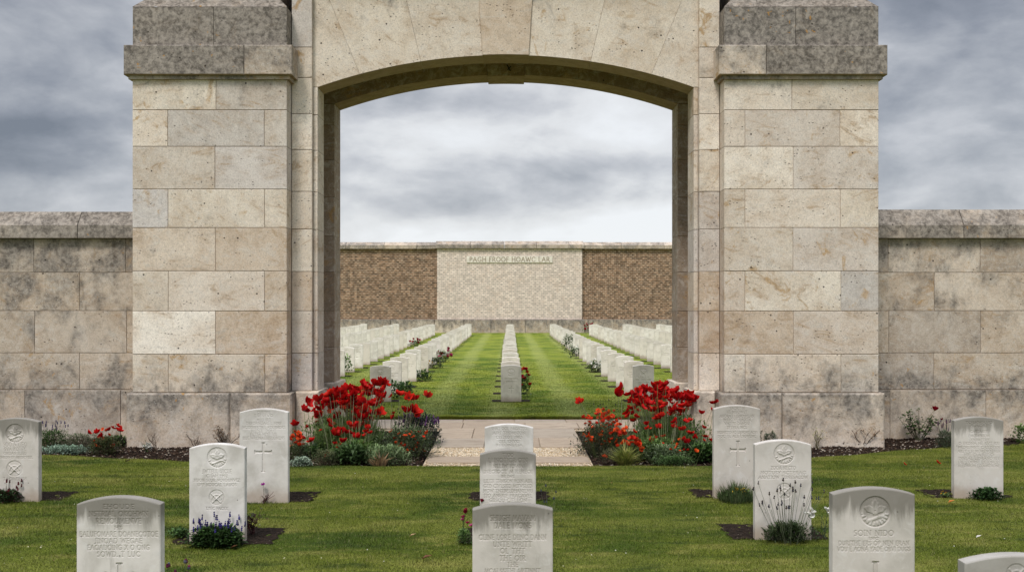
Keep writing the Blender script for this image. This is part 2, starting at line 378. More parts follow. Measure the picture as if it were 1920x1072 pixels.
# =================================================================== THE GATEWAY
D1 = 13.84; D2 = 14.12; D3 = 14.20; D3B = 14.67; D4 = 15.70; D4B = 16.24
def Zp(y, d): return CH + (HY-y)*d/F
def Xp(x, d): return (x-CX)*d/F
ZC = [Zp(y, D1) for y in (735.5, 664, 583, 508, 427, 355, 275, 206.5, 141)]
CAPT = Zp(80, D1); ZTOP = 7.05
gate = empty('stone_gateway', (GX, D1, 0))
tag(gate, 'tall cream limestone gateway with a wide segmental arch over the path', 'gateway')
def loc_mesh(mb, name, mat, parent, smooth=False):
    me = mb.mesh(name, mat, smooth)
    o = ob(name, me, parent)
    # geometry is written in world coordinates: shift by the root position
    r = parent
    while r.parent: r = r.parent
    me.transform(__import__('mathutils').Matrix.Translation((-r.location.x, -r.location.y, -r.location.z)))
    return o
XO = 5.097; XI = 2.985
for side in (-1, 1):
    def X(a, b):      # mirror helper, a<b measured outwards from the centre line
        return (GX+a, GX+b) if side > 0 else (GX-b, GX-a)
    # ---- main buttress
    mb = MB()
    if side < 0:
        js = [[405], [314.5, 495.5], [403], [315, 496], [404], [315.5, 496], [404], [315.5, 496.5]]
    else:
        js = [[1485], [1397, 1575], [1487.5], [1397, 1576], [1487], [1397, 1577], [1488], [1397.5, 1577]]
    x0, x1 = X(XI, XO)
    box(mb, x0+.012, x1-.012, D1+.014, D4B-.02, .0, CAPT, (.5, .5, .1))
    for k in range(8):
        zt, zb = ZC[8-k], ZC[7-k]
        xs = [x0]+[Xp(j, D1) for j in js[k]]+[x1]
        for i in range(len(xs)-1):
            if k == 7:
                cz = lambda z, zt=zt, zb=zb: .14+.42*(1-(z-zb)/(zt-zb))
            elif k == 0: cz = lambda z: .20
            else: cz = lambda z: .02
            tn = {(-1, 5, 1): .8, (-1, 1, 0): .62, (1, 0, 0): .78, (1, 2, 1): .9, (1, 1, 0): .85}.get((side, k, i))
            block(mb, xs[i], xs[i+1], zb, zt, D1, D4B, tone=tn, colz=cz)
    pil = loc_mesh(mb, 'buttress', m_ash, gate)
    # plinth
    mb = MB(); a0, a1 = X(2.90, 5.160); jx = Xp(431, 13.78) if side < 0 else Xp(1467, 13.78)
    box(mb, a0+.012, a1-.012, 13.80, D4B, -.1, ZC[0]-.03, (.5, .5, .5))
    for u, v in ((a0, jx), (jx, a1)):
        z1 = ZC[0]; z0 = -.1
        def cz(z): return .60 if z > .6 else .12
        # chamfered top edge: a low weathering course drawn as part of the block
        t = random.random(); r = random.random()
        prism(mb, rect(u+.004, v-.004, z0, z1-.004), 13.765, D4B+.05, .022, (t, r, .5), cz)
    loc_mesh(mb, 'plinth', m_wall, pil)
    # cornice
    mb = MB(); a0, a1 = X(2.893, 5.187); jx = Xp(457, 13.74) if side < 0 else Xp(1438, 13.74)
    zb, zt = Zp(140, 13.74), Zp(84, 13.74)
    for u, v in ((a0, jx), (jx, a1)):
        t = random.random(); wx = (.95 if v-u > 1 else .50)
        prism(mb, rect(u+.003, v-.003, zb, zt), 13.745, D4B+.09, .012, (t, random.random(), wx), lambda z, zt=zt, wx=wx: wx+.1 if z > zt-.2 else wx-.18)
    box(mb, a0+.05, a1-.05, 13.80, D4B+.05, zb-.05, zb+.001, (.5, .5, .5))
    loc_mesh(mb, 'cornice', m_wall, pil)
    # cap block with sloping top
    mb = MB(); x0, x1 = X(XI, XO); jx = Xp(400.5, D1) if side < 0 else Xp(1492, D1)
    z0, z1 = zt+.001, Zp(13, D1)
    for u, v, wx in ((x0, jx, 1.05), (jx, x1, .95)):
        block(mb, u, v, z0+.012, z1, D1, D4B, weather=wx)
    # sloping weathering + upper stage
    ins = .13
    V = [(x0, D1, z1), (x1, D1, z1), (x1, D4B, z1), (x0, D4B, z1), (x0+ins, D1+ins, z1+.14), (x1-ins, D1+ins, z1+.14), (x1-ins, D4B-ins, z1+.14), (x0+ins, D4B-ins, z1+.14)]
    mb.add(V, np.array([[0, 1, 5, 4], [1, 2, 6, 5], [2, 3, 7, 6], [3, 0, 4, 7]]), (.4, .3, .8))
    for u, v in ((x0+ins+.02, (x0+x1)/2), ((x0+x1)/2, x1-ins-.02)):
        block(mb, u, v, z1+.15, ZTOP, D1+ins+.03, D4B-ins-.03, weather=.5)
    loc_mesh(mb, 'cap_stone', m_wall, pil)
    # ---- jamb: strip, recessed fillet, reveal
    mb = MB()
    for k in range(-1, 11):
        if k == -1: zb, zt = ZC[0], ZC[1]; continue
        zt = ZC[k] if k <= 8 and k > 0 else None
    zs = ZC[:8] + [Zp(146, D2), Zp(89, D2), Zp(-12, D2), ZTOP]
    for k in range(len(zs)-1):
        zb, zt = zs[k], zs[k+1]
        s0, s1 = X(2.697, XI-.003)
        ton = .8 if (side > 0 and k == 7) else None
        block(mb, s0, s1, zb, zt, D2, D3B+.25, tone=ton, colz=(lambda z: .12) if k else (lambda z: .06))
        if zt <= 4.97 or zb < 4.9:
            f0, f1 = X(2.632, 2.6975)
            block(mb, f0, f1, zb, min(zt, 4.965), D3, D3B, weather=.0, bev=.005)
    b0, b1 = X(2.72, XI-.003)
    box(mb, b0, b1, D2+.02, D3B+.2, ZC[0], ZTOP, (.5, .5, .1))
    g0, g1 = X(2.645, 2.72)
    box(mb, g0, g1, D3+.02, D3B-.006, ZC[0], 4.93, (.5, .5, .1))
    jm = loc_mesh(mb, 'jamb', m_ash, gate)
    mb = MB(); p0, p1 = X(2.575, 2.90)
    prism(mb, rect(p0, p1-.004, -.1, ZC[0]), 13.98, 14.70, .02, (.6, random.random(), .3), lambda z: .38 if z > .6 else .08)
    loc_mesh(mb, 'plinth', m_ash, jm)
    # recess side and rear jamb
    mb = MB()
    for k in range(len(zs)-1):
        zb, zt = zs[k], min(zs[k+1], 5.6)
        if zb > 5.5: break
        r0, r1 = X(2.93, 2.984)
        block(mb, r0, r1, zb, zt, D3B+.25, D4, weather=.0)
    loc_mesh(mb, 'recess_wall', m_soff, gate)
    mb = MB()
    zr = [Zp(y, D4) for y in (716, 651, 583, 510, 443, 370, 300, 235)]+[CH+3.10+.02]
    for k in range(8):
        if zr[k+1] > zr[k]:
            r0, r1 = X(2.655, 2.984)
            block(mb, r0, r1, zr[k], zr[k+1] if k < 7 else 5.028, D4, D4B, weather=.0, bev=.006)
    r0, r1 = X(2.668, 2.98); box(mb, r0, r1, D4+.012, D4B-.012, .5, 5.02, (.5, .5, .0))
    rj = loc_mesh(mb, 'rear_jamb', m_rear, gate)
    mb = MB(); p0, p1 = X(2.585, 2.96)
    prism(mb, rect(p0, p1, -.1, zr[0]), 15.62, 16.33, .02, (.6, random.random(), .15), lambda z: .3 if z > .6 else .1)
    loc_mesh(mb, 'plinth', m_ash, rj)

# ---- arches
def arc_z(x, half, zspring, rise):
    R = (half*half+rise*rise)/(2*rise); return zspring+rise-R+math.sqrt(max(R*R-x*x, 0))
def arch_part(name, half, zs, rise, y0, y1, joints, mat, ztop, xmax, zc, parent, key_half, key_drop=0., tones=None):
    """joints: x positions at the intrados (positive side); voussoir joints point to a centre zc below"""
    mbs = [MB(), MB()]; pts = [(-j) for j in joints[::-1]]+list(joints)
    bounds = [-xmax]+pts+[xmax]
    def top_x(xj, z0):   # follow joint upwards to ztop
        return xj*(ztop-zc)/(z0-zc)
    keyobj = None
    for i in range(len(bounds)-1):
        a, b = bounds[i], bounds[i+1]
        iskey = (abs(a) <= key_half+1e-6 and abs(b) <= key_half+1e-6)
        if iskey: continue
        aa, bb = max(a, -half), min(b, half)
        n = 14; xs = np.linspace(aa, bb, n)
        low = [(GX+x, arc_z(x, half, zs, rise)) for x in xs]
        ta = top_x(a, low[0][1]) if a > -xmax else -xmax
        tb = top_x(b, low[-1][1]) if b < xmax else xmax
        ta = max(ta, -xmax); tb = min(tb, xmax)
        g = .0012 if y0 < 15 else .0004
        poly = [(GX+a+g, zs)] if a == -xmax else []
        poly = []
        if a == -xmax: poly.append((GX+a, zs+.002))
        poly += [(p[0]+(g if k == 0 else (-g if k == n-1 else 0)), p[1]) for k, p in enumerate(low)]
        if b == xmax: poly.append((GX+b, zs+.002))
        poly += [(GX+tb-g, ztop), (GX+ta+g, ztop)]
        # drop duplicates
        pp = [poly[0]]
        for q in poly[1:]:
            if abs(q[0]-pp[-1][0])+abs(q[1]-pp[-1][1]) > 1e-4: pp.append(q)
        t = tones[i] if tones else random.random()
        # split the voussoir into an upper and lower colour by height
        prism(mbs[0 if b <= 0 else 1], pp, y0+random.uniform(-.001, .001), y1, .0025, (t, random.random(), .0), lambda z: .0 if z < 5.7 else .33)
    o = loc_mesh(mbs[0], name, mat, parent); loc_mesh(mbs[1], name, mat, parent)
    kb = MB(); xs = np.linspace(-key_half, key_half, 6)
    low = [(GX+x, arc_z(x, half, zs, rise)-key_drop) for x in xs]
    tx = top_x(key_half, low[0][1])
    prism(kb, low+[(GX+tx, ztop), (GX-tx, ztop)], y0-.028, y1+.02, .006, (.50 if tones else .3, .37, .05), lambda z: .02 if z < 5.7 else .2)
    k = loc_mesh(kb, 'keystone', mat, o)
    return o, k
jF = [.325, 1.19, 2.045]
front, key = arch_part('arch_ring', 2.632, 4.967, .448, D3, D3B, jF, m_ash, 6.62, 2.70, .15, gate, .325, .0, [.30, .38, .25, .9, .30, .38, .2] )
frontrib = None
jR = [.285, 1.1, 1.95]
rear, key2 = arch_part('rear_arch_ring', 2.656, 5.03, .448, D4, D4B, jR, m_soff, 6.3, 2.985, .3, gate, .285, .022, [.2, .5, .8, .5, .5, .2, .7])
# scratch marks on the rear keystone
mb = MB(); yk = D4-.036
for a, b, w in (((950.5, 121.5), (957, 133.5), 1.1), ((958.2, 124.5), (951.5, 131.5), 1.0)):
    p = XZ(a[0], a[1], yk); q = XZ(b[0], b[1], yk)
    dx, dz = q[0]-p[0], q[1]-p[1]; L = math.hypot(dx, dz); nx, nz = -dz/L*w*yk/F*.9, dx/L*w*yk/F*.9
    V = [(p[0]-nx, yk, p[1]-nz), (q[0]-nx, yk, q[1]-nz), (q[0]+nx, yk, q[1]+nz), (p[0]+nx, yk, p[1]+nz)]
    yk -= .002
    mb.add(V, np.array([[0, 1, 2, 3]]), (.5, .5, .5))
loc_mesh(mb, 'black_mark', m_dark, key2)
# attic and recess vault (closes the top)
mb = MB()
xs = [-2.70, -1.6, -.5, .6, 1.7, 2.70]
for i in range(5): block(mb, GX+xs[i], GX+xs[i+1], 6.62, ZTOP, D3, D4B, weather=.4)
loc_mesh(mb, 'attic', m_ash, gate)
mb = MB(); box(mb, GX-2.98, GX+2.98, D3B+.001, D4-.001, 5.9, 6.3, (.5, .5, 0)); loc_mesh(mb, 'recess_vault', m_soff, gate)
mb = MB()
for i in range(7):
    block(mb, GX-5.25+i*1.5, GX-5.25+(i+1)*1.5, ZTOP, ZTOP+.28, D1-.1, D4B+.1, weather=.6)
loc_mesh(mb, 'attic_cornice', m_wall, gate)

# =================================================================== FRONT WALLS
DW = 14.60
ZW = [Zp(y, DW) for y in (730, 661.5, 582.5, 511, 447)]
def front_wall(side):
    root = empty('boundary_wall', (GX+side*5.1, DW, 0))
    tag(root, ('grey weathered stone wall left of the gateway' if side < 0 else 'stone block wall right of the gateway with orange lichen on its coping'), 'wall', 'boundary walls beside the gateway')
    xe = GX+side*5.09; xf = GX+side*16
    lo, hi = min(xe, xf), max(xe, xf)
    anchors = {-1: {3: 63, 2: 149, 1: 65, 0: 149}, 1: {3: 1838, 2: 1752, 1: 1839, 0: 1751}}[side]
    step = 172.5*DW/F
    mb = MB(); box(mb, lo, hi, DW+.014, DW+.62, 0, ZW[4], (.5, .5, .3))
    def row(k, zb, zt, anchor, yy0, yy1, cz, st=step):
        a = Xp(anchor, DW); xs = [lo]; x = a
        while x > lo: x -= st
        x += st
        while x < hi:
            if x-lo > .05 and hi-x > .05: xs.append(x)
            x += st
        xs.append(hi)
        for i in range(len(xs)-1): block(mb, xs[i], xs[i+1], zb, zt, yy0, yy1, colz=cz)
    for k in range(4):
        def cz(z, k=k):
            f = (z-ZW[0])/(ZW[4]-ZW[0])
            v = (.16+.52*max(0, f-.15)/.85)*(1. if side < 0 else .66)
            if k == 0: v = max(v, .45*(1-(z-ZW[0])/(ZW[1]-ZW[0]))+.12)
            return v
        row(k, ZW[k], ZW[k+1], anchors[k], DW, DW+.64, cz)
    b = loc_mesh(mb, 'wall_body', m_wall, root)
    mb = MB(); box(mb, lo, hi, DW-.04, DW+.66, -.1, ZW[0]-.03, (.5, .5, .4))
    row(9, -.1, ZW[0]-.004, 50 if side < 0 else 1845, DW-.062, DW+.70, lambda z: .50 if z > .4 else .10, 179*DW/F)
    loc_mesh(mb, 'plinth', m_wall, root)
    mb = MB(); st = 2.42; x = Xp(150 if side < 0 else 1742+60, DW)
    while x > lo: x -= st
    zf0, zf1, zr = Zp(446, DW-.09), Zp(422, DW-.09), Zp(397 if side < 0 else 393, DW+.07)
    cs = [lo]; x += st
    while x < hi: cs.append(x); x += st
    cs.append(hi)
    for i in range(len(cs)-1):
        u, v = cs[i]+.005, cs[i+1]-.005; t, r = random.random(), random.random()
        pr = [(DW-.09, zf0), (DW-.09, zf1), (DW+.07, zr), (DW+.57, zr), (DW+.73, zf1), (DW+.73, zf0)]
        V = [(u, y, z) for y, z in pr]+[(v, y, z) for y, z in pr]; n = 6
        q = [[k, (k+1) % n, n+(k+1) % n, n+k] for k in range(n)]
        mb.add(V, [np.array(q), np.array([[5, 4, 3, 2, 1, 0]]), np.array([[6, 7, 8, 9, 10, 11]])], (t, r, .74 if side < 0 else .66))
    loc_mesh(mb, 'coping', m_wall, root)
front_wall(-1); front_wall(1)

# =================================================================== FAR WALL
DF = 68.6
fw = empty('memorial_wall', (0, DF, 0)); tag(fw, 'long far wall of brown brick with a pale brick panel and inscribed tablet', 'wall')
def FZ(y, d=DF): return Zp(y, d)
zt_, zc_, zp_ = FZ(452), FZ(466.5), FZ(598.5)
PX0, PX1 = Xp(820, DF), Xp(1091, DF)
for lo, hi in ((-34, PX0), (PX1, 34)):
    mb = MB(); box(mb, lo, hi, DF, DF+1, zp_, zc_); loc_mesh(mb, 'brick_panel', m_brick, fw)
mb = MB(); box(mb, PX0, PX1, DF-.28, DF+.9, zp_, zc_); pale = loc_mesh(mb, 'pale_panel', m_brick2, fw)
mb = MB()
x = -34.
while x < 34:
    L = random.uniform(2.6, 3.6); hi = min(x+L, 34)
    pan = (x > PX0-.8 and hi < PX1+1.4); y0 = DF-.12
    block(mb, x, hi, -.1, zp_, y0, DF+1.1, bev=.02, g=.01, weather=.5, colz=lambda z: .62 if z > .5 else .3)
    x = hi
x = PX0-.15; 
while x < PX1+.15-.01:
    L = random.uniform(1.6, 2.6); hi = min(x+L, PX1+.15)
    if PX1+.15-hi < .6: hi = PX1+.15
    block(mb, x, hi, -.1, zp_-.002, DF-.42, DF-.12, bev=.02, g=.01, colz=lambda z: .62 if z > .5 else .22); x = hi
loc_mesh(mb, 'plinth', m_wall, fw)
mb = MB(); x = -34.
def cop(u, v, y0, z0, z1, z2, w):
    t, r = random.random(), random.random()
    pr = [(y0, z0), (y0, z1), (y0+.5, z2), (DF+.8, z2), (DF+1.2, z1), (DF+1.2, z0)]
    V = [(u+.012, y, z) for y, z in pr]+[(v-.012, y, z) for y, z in pr]; n = 6
    q = [[k, (k+1) % n, n+(k+1) % n, n+k] for k in range(n)]
    mb.add(V, [np.array(q), np.array([[5, 4, 3, 2, 1, 0]]), np.array([[6, 7, 8, 9, 10, 11]])], (t, r, w))
while x < 34:
    hi = min(x+random.uniform(2.1, 2.9), 34); 
    if hi <= PX0-.1 or x >= PX1+.1: cop(x, hi, DF-.2, zc_, FZ(460), FZ(453.5), random.uniform(.35, .7)); x = hi
    elif x < PX0-.1: cop(x, PX0-.1, DF-.2, zc_, FZ(460), FZ(453.5), .6); x = PX0-.1
    else:
        hi = min(hi, PX1+.1)
        cop(x, hi, DF-.45, zc_+.02, FZ(459.5), FZ(452), random.uniform(.3, .6)); x = hi
loc_mesh(mb, 'coping', m_wall, fw)

# ---- inscriptions: a small Roman letter alphabet made of strokes (x 0..w, y 0..1)
def arc(cx, cy, rx, ry, a0, a1, n=9):
    return [(cx+rx*math.cos(math.radians(a0+(a1-a0)*i/n)), cy+ry*math.sin(math.radians(a0+(a1-a0)*i/n))) for i in range(n+1)]
L_ = {
 'A': (.78, [[(0, 0), (.39, 1), (.78, 0)], [(.15, .36), (.63, .36)]]),
 'B': (.6, [[(.08, 0), (.08, 1), (.3, 1)]+arc(.3, .76, .22, .24, 90, -90)+[(.08, .52)], [(.3, .52)]+arc(.33, .26, .25, .26, 90, -90)+[(.08, 0)]]),
 'C': (.78, [arc(.45, .5, .42, .5, 45, 315, 12)]),
 'D': (.75, [[(.08, 0), (.08, 1), (.3, 1)]+arc(.3, .5, .42, .5, 90, -90, 10)+[(.08, 0)]]),
 'E': (.52, [[(.5, 1), (.08, 1), (.08, 0), (.52, 0)], [(.08, .52), (.42, .52)]]),
 'F': (.5, [[(.5, 1), (.08, 1), (.08, 0)], [(.08, .52), (.4, .52)]]),
 'G': (.8, [arc(.45, .5, .42, .5, 45, 300, 12)+[(.75, .1), (.75, .42), (.55, .42)]]),
 'H': (.76, [[(.06, 0), (.06, 1)], [(.7, 0), (.7, 1)], [(.06, .52), (.7, .52)]]),
 'I': (.16, [[(.08, 0), (.08, 1)]]),
 'J': (.3, [[(.2, 1), (.2, .1), (.02, -.12)]]),
 'K': (.66, [[(.08, 0), (.08, 1)], [(.6, 1), (.08, .48), (.64, 0)]]),
 'L': (.52, [[(.08, 1), (.08, 0), (.52, 0)]]),
 'M': (.92, [[(.04, 0), (.14, 1), (.46, .1), (.78, 1), (.88, 0)]]),
 'N': (.8, [[(.08, 0), (.08, 1), (.72, 0), (.72, 1)]]),
 'O': (.86, [arc(.43, .5, .42, .5, 0, 360, 16)]),
 'P': (.55, [[(.08, 0), (.08, 1), (.26, 1)]+arc(.28, .74, .25, .26, 90, -90)+[(.08, .48)]]),
 'R': (.66, [[(.08, 0), (.08, 1), (.26, 1)]+arc(.28, .74, .25, .26, 90, -90)+[(.08, .48)], [(.3, .48), (.64, 0)]]),
 'S': (.5, [arc(.26, .75, .21, .24, 40, 270, 8)+arc(.26, .26, .22, .25, 90, -140, 8)]),
 'T': (.66, [[(0, 1), (.66, 1)], [(.33, 1), (.33, 0)]]),
 'U': (.74, [[(.08, 1), (.08, .35)]+arc(.37, .33, .29, .33, 180, 360, 8)+[(.66, 1)]]),
 'V': (.74, [[(0, 1), (.37, 0), (.74, 1)]]),
 'W': (1.08, [[(0, 1), (.28, 0), (.54, .9), (.8, 0), (1.08, 1)]]),
 'X': (.7, [[(.02, 0), (.68, 1)], [(.02, 1), (.68, 0)]]),
 'Y': (.68, [[(0, 1), (.34, .48), (.34, 0)], [(.34, .48), (.68, 1)]]),
 'Z': (.62, [[(.04, 1), (.58, 1), (.02, 0), (.62, 0)]]),
 '1': (.3, [[(.04, .8), (.16, 1), (.16, 0)]]), '9': (.5, [arc(.25, .7, .2, .28, 0, 360, 10), [(.45, .7), (.2, 0)]]),
 '0': (.5, [arc(.25, .5, .22, .5, 0, 360, 12)]), '2': (.5, [arc(.25, .72, .2, .27, 160, -30, 7)+[(.04, 0), (.5, 0)]]),
 '.': (.12, [[(.06, .0), (.06, .04)]]),
}
def layout(text, width=None, h=1.):
    """-> list of segments ((x,z),(x,z)) centred on 0, baseline 0"""
    x = 0; segs = []
    for ch in text:
        if ch == ' ': x += .5; continue
        w, st = L_.get(ch, L_['O'])
        for pl in st:
            for a, b in zip(pl[:-1], pl[1:]): segs.append((x+a[0], a[1], x+b[0], b[1]))
            closed = (pl[0] == pl[-1]) or len(pl) > 9
            for e, f in ((pl[0], pl[1]), (pl[-1], pl[-2])):      # serifs
                if not closed and abs(e[1]-f[1]) > abs(e[0]-f[0])*.8: segs.append((x+e[0]-.09, e[1], x+e[0]+.09, e[1]))
        x += w+.24
    x -= .24
    S = np.array(segs); S[:, [0, 2]] -= x/2
    sx = (width/x) if width else h
    S[:, [0, 2]] *= sx; S[:, [1, 3]] *= h
    return S
def stroke_mesh(mb, S, half, y, x0, z0, col):
    for i, (a, b, c, d) in enumerate(S):
        L = math.hypot(c-a, d-b)
        if L < 1e-6: continue
        ex, ez = (c-a)/L*half*.5, (d-b)/L*half*.5; nx, nz = -(d-b)/L*half, (c-a)/L*half
        yy = y - .0004*(i % 5)
        V = [(x0+a-ex-nx, yy, z0+b-ez-nz), (x0+c+ex-nx, yy, z0+d+ez-nz), (x0+c+ex+nx, yy, z0+d+ez+nz), (x0+a-ex+nx, yy, z0+b-ez+nz)]
        mb.add(V, np.array([[0, 1, 2, 3]]), col)
mb = MB(); dT = DF-.34
tx0, tx1, tz0, tz1 = Xp(875, dT), Xp(1036, dT), Zp(492.5, dT), Zp(480, dT)
m_tab = mat_plain('tablet_stone', (.74, .69, .60), .85, .1, 3)
prism(mb, rect(tx0, tx1, tz0, tz1), dT, DF-.285, .01, (.5, .5, 0)); tab = loc_mesh(mb, 'name_tablet', m_tab, pale)
mb = MB(); S = layout('PAGH FROOF HOAWC LAR', (tx1-tx0)*.93, .30)
stroke_mesh(mb, S, .024, dT-.004, (tx0+tx1)/2, Zp(490.3, dT), (.5, .5, .5))
loc_mesh(mb, 'lettering', m_letter, tab)

# =================================================================== GROUND
def grid(x0, x1, y0, y1, nx, ny, zf=None):
    xs = np.linspace(x0, x1, nx+1); ys = np.linspace(y0, y1, ny+1); X_, Y_ = np.meshgrid(xs, ys)
    Z_ = zf(X_, Y_) if zf else np.zeros_like(X_)
    V = np.column_stack([X_.ravel(), Y_.ravel(), Z_.ravel()])
    i, j = np.meshgrid(np.arange(nx), np.arange(ny)); a = (j*(nx+1)+i).ravel()
    return V, np.column_stack([a, a+1, a+nx+2, a+nx+1])
def wav(X_, Y_, s, seed=0):
    return (np.sin(X_*s*1.0+seed)+np.sin(Y_*s*1.3+seed*2.1)+np.sin((X_+Y_)*s*.71+seed*.7)+np.sin((X_*1.7-Y_*.6)*s*1.9+seed))/4
V, Fc = grid(-400, 400, -60, 900, 8, 8); V[:, 2] = -.12
ground = tag(ob('ground', mesh('ground', V, Fc, m_lawn)), kind='structure')
YB = 12.1   # near edge of path and beds
def front_edge(x):            # where the lawn stops at the long flower bed
    ax = np.abs(x-GX)
    base = np.where(x < 0, 12.10+np.clip(ax-2.6, 0, 9)*.27, 12.16+np.clip(ax-2.6, 0, 9)*.46)
    base = np.where(ax < 2.6, 12.10, base)
    return base+.03*np.sin(x*5.3)*(ax > 1.2)
xs = np.concatenate([np.linspace(-16, -1.08, 90), np.linspace(-1.02, .98, 20), np.linspace(1.04, 16, 90)])
V = np.vstack([np.column_stack([xs, np.full_like(xs, 1.0), np.zeros_like(xs)]), np.column_stack([xs, front_edge(xs), np.zeros_like(xs)]), np.column_stack([xs, front_edge(xs), np.zeros_like(xs)-.12])])
n = len(xs); i = np.arange(n-1)
Fc = np.vstack([np.column_stack([i, i+1, n+i+1, n+i]), np.column_stack([n+i, n+i+1, 2*n+i+1, 2*n+i])])
lawn = tag(ob('lawn', mesh('lawn', V, Fc, m_lawn)), kind='structure')
YL = 17.25
V, Fc = grid(-30, 30, YL, DF+.2, 1, 1)
V = np.vstack([V, [[-30, YL, -.12], [30, YL, -.12]]]); Fc = np.vstack([Fc, [[4, 5, 1, 0]]])
lawn2 = tag(ob('lawn', mesh('inner_lawn', V, Fc, m_lawn2)), kind='structure')
def soil_z(x, y): return np.where((x > -1.1) & (x < 1.06), -.105, -.055+.028*wav(x, y, 3.1)+.014*wav(x, y, 11., 3)+.05*np.clip((y-12.6)/1.5, 0, 1)*np.clip((15.7-y)/.9, 0, 1))
V, Fc = grid(-16, 16, YB-.3, 15.72, 480, 54, soil_z)
soil = tag(ob('flower_bed_soil', mesh('flower_bed_soil', V, Fc, m_soil)), kind='structure')
# path: slabs and gravel bands
zp = -.035
V = [(-1.06, YB-.2, zp), (1.02, YB-.2, zp), (1.02, 15.72, zp), (-1.06, 15.72, zp), (-3.4, 15.70, zp), (3.4, 15.70, zp), (3.4, YL, zp), (-3.4, YL, zp), (-1.06, YB-.2, -.11), (1.02, YB-.2, -.11), (1.02, 15.72, -.11), (-1.06, 15.72, -.11)]
grav = tag(ob('gravel_path', mesh('gravel_path', V, [np.array([[0, 1, 2, 3], [4, 5, 6, 7], [8, 0, 3, 11], [1, 9, 10, 2]])], m_gravel)), kind='structure')
mb = MB()
def slab(x0, x1, y0, y1, z=zp+.022):
    t, r = random.random(), random.random(); b = .006; g = .004
    x0 += g; x1 -= g; y0 += g; y1 -= g
    V = [(x0, y0, z-.04), (x1, y0, z-.04), (x1, y1, z-.04), (x0, y1, z-.04), (x0, y0, z-b), (x1, y0, z-b), (x1, y1, z-b), (x0, y1, z-b), (x0+b, y0+b, z), (x1-b, y0+b, z), (x1-b, y1-b, z), (x0+b, y1-b, z)]
    q = [[0, 1, 5, 4], [1, 2, 6, 5], [2, 3, 7, 6], [3, 0, 4, 7], [4, 5, 9, 8], [5, 6, 10, 9], [6, 7, 11, 10], [7, 4, 8, 11], [8, 9, 10, 11]]
    mb.add(V, np.array(q), (t, r, 0))
def row_y(py): return F*(CH-zp)/(py-HY)
for pa, pb, js in ((869, 858, (-1.03, 0.02, 1.0)), (840, 823.5, (-1.05, -.35, .42, 1.01)), (823, 805, (-1.07, -.55, .15, 1.01)), (805, 794, (-3.3, -1.55, -.75, .25, 1.1, 2.3, 3.3))):
    y0, y1 = row_y(pa), row_y(pb)
    for a, b in zip(js[:-1], js[1:]): slab(a, b, y0, y1)
for px in range(-4, 4): slab(px*.86+.08, px*.86+.94, row_y(794)+.01, YL-.06, zp+.012)
paving = tag(ob('paving', mb.mesh('paving', m_slab)), kind='structure')
# pebbles
def scatter_tets(name, n, sampler, size, cols, mat, kind_label, cat, flat=.6):
    P = sampler(n); n = len(P)
    s = RNG.uniform(size[0], size[1], n)[:, None]
    base = np.array([[1, 0, 0], [-1, 0, 0], [0, 1, 0], [0, -1, 0], [0, 0, 1], [0, 0, -1]], float)
    V = base[None]*RNG.uniform(.6, 1.3, (n, 6, 1))*s[:, None]
    V[:, :, 2] *= flat
    th = RNG.uniform(0, 6.28, n); c, sn = np.cos(th)[:, None], np.sin(th)[:, None]
    X_, Y_ = V[:, :, 0]*c-V[:, :, 1]*sn, V[:, :, 0]*sn+V[:, :, 1]*c
    tl = RNG.uniform(-.5, .5, n)[:, None]
    V = np.stack([X_, Y_, V[:, :, 2]+X_*tl], -1)+P[:, None]
    f = np.array([[0, 2, 4], [2, 1, 4], [1, 3, 4], [3, 0, 4], [2, 0, 5], [1, 2, 5], [3, 1, 5], [0, 3, 5]])
    Fc = (f[None]+np.arange(n)[:, None, None]*6).reshape(-1, 3)
    ci = RNG.integers(0, len(cols), n); C = np.repeat(np.array(cols)[ci]*RNG.uniform(.75, 1.2, (n, 1)), 6, axis=0)
    return tag(ob(name, mesh(name, V.reshape(-1, 3), Fc, mat, C)), kind_label, cat, None, 'stuff')
def s_path(n):
    bands = [(row_y(858), row_y(840)), (YB-.12, row_y(869))]
    out = []
    for (a, b), w in zip(bands, (.8, .2)):
        k = int(n*w); out.append(np.column_stack([RNG.uniform(-1.05, 1.0, k), RNG.uniform(a, b, k), np.full(k, zp+.006)]))
    return np.vstack(out)
scatter_tets('gravel', 9000, s_path, (.006, .014), [(.55, .44, .30), (.46, .35, .22), (.60, .51, .37), (.40, .30, .19), (.62, .56, .45)], m_pebble, 'loose pale gravel lying between the path slabs', 'gravel')
def s_bed(n):
    x = RNG.uniform(-9, 9, n*2); y = RNG.uniform(12.0, 14.7, n*2)
    ok = (y > front_edge(x)+.0) & ~((x > -1.08) & (x < 1.04))
    x, y = x[ok][:n], y[ok][:n]
    z = -.055+.028*wav(x, y, 3.1)+.014*wav(x, y, 11., 3)+.05*np.clip((y-12.6)/1.5, 0, 1)
    return np.column_stack([x, y, z+.008])
scatter_tets('bark_mulch', 26000, s_bed, (.007, .022), [(.030, .018, .012), (.055, .034, .022), (.018, .012, .009), (.09, .06, .04), (.04, .027, .02), (.028, .02, .015), (.05, .03, .02), (.04, .025, .017), (.06, .04, .03), (.03, .02, .015), (.03, .02, .015), (.30, .26, .21)], m_chip, 'dark bark mulch with pale flecks covering the beds', 'mulch', .45)
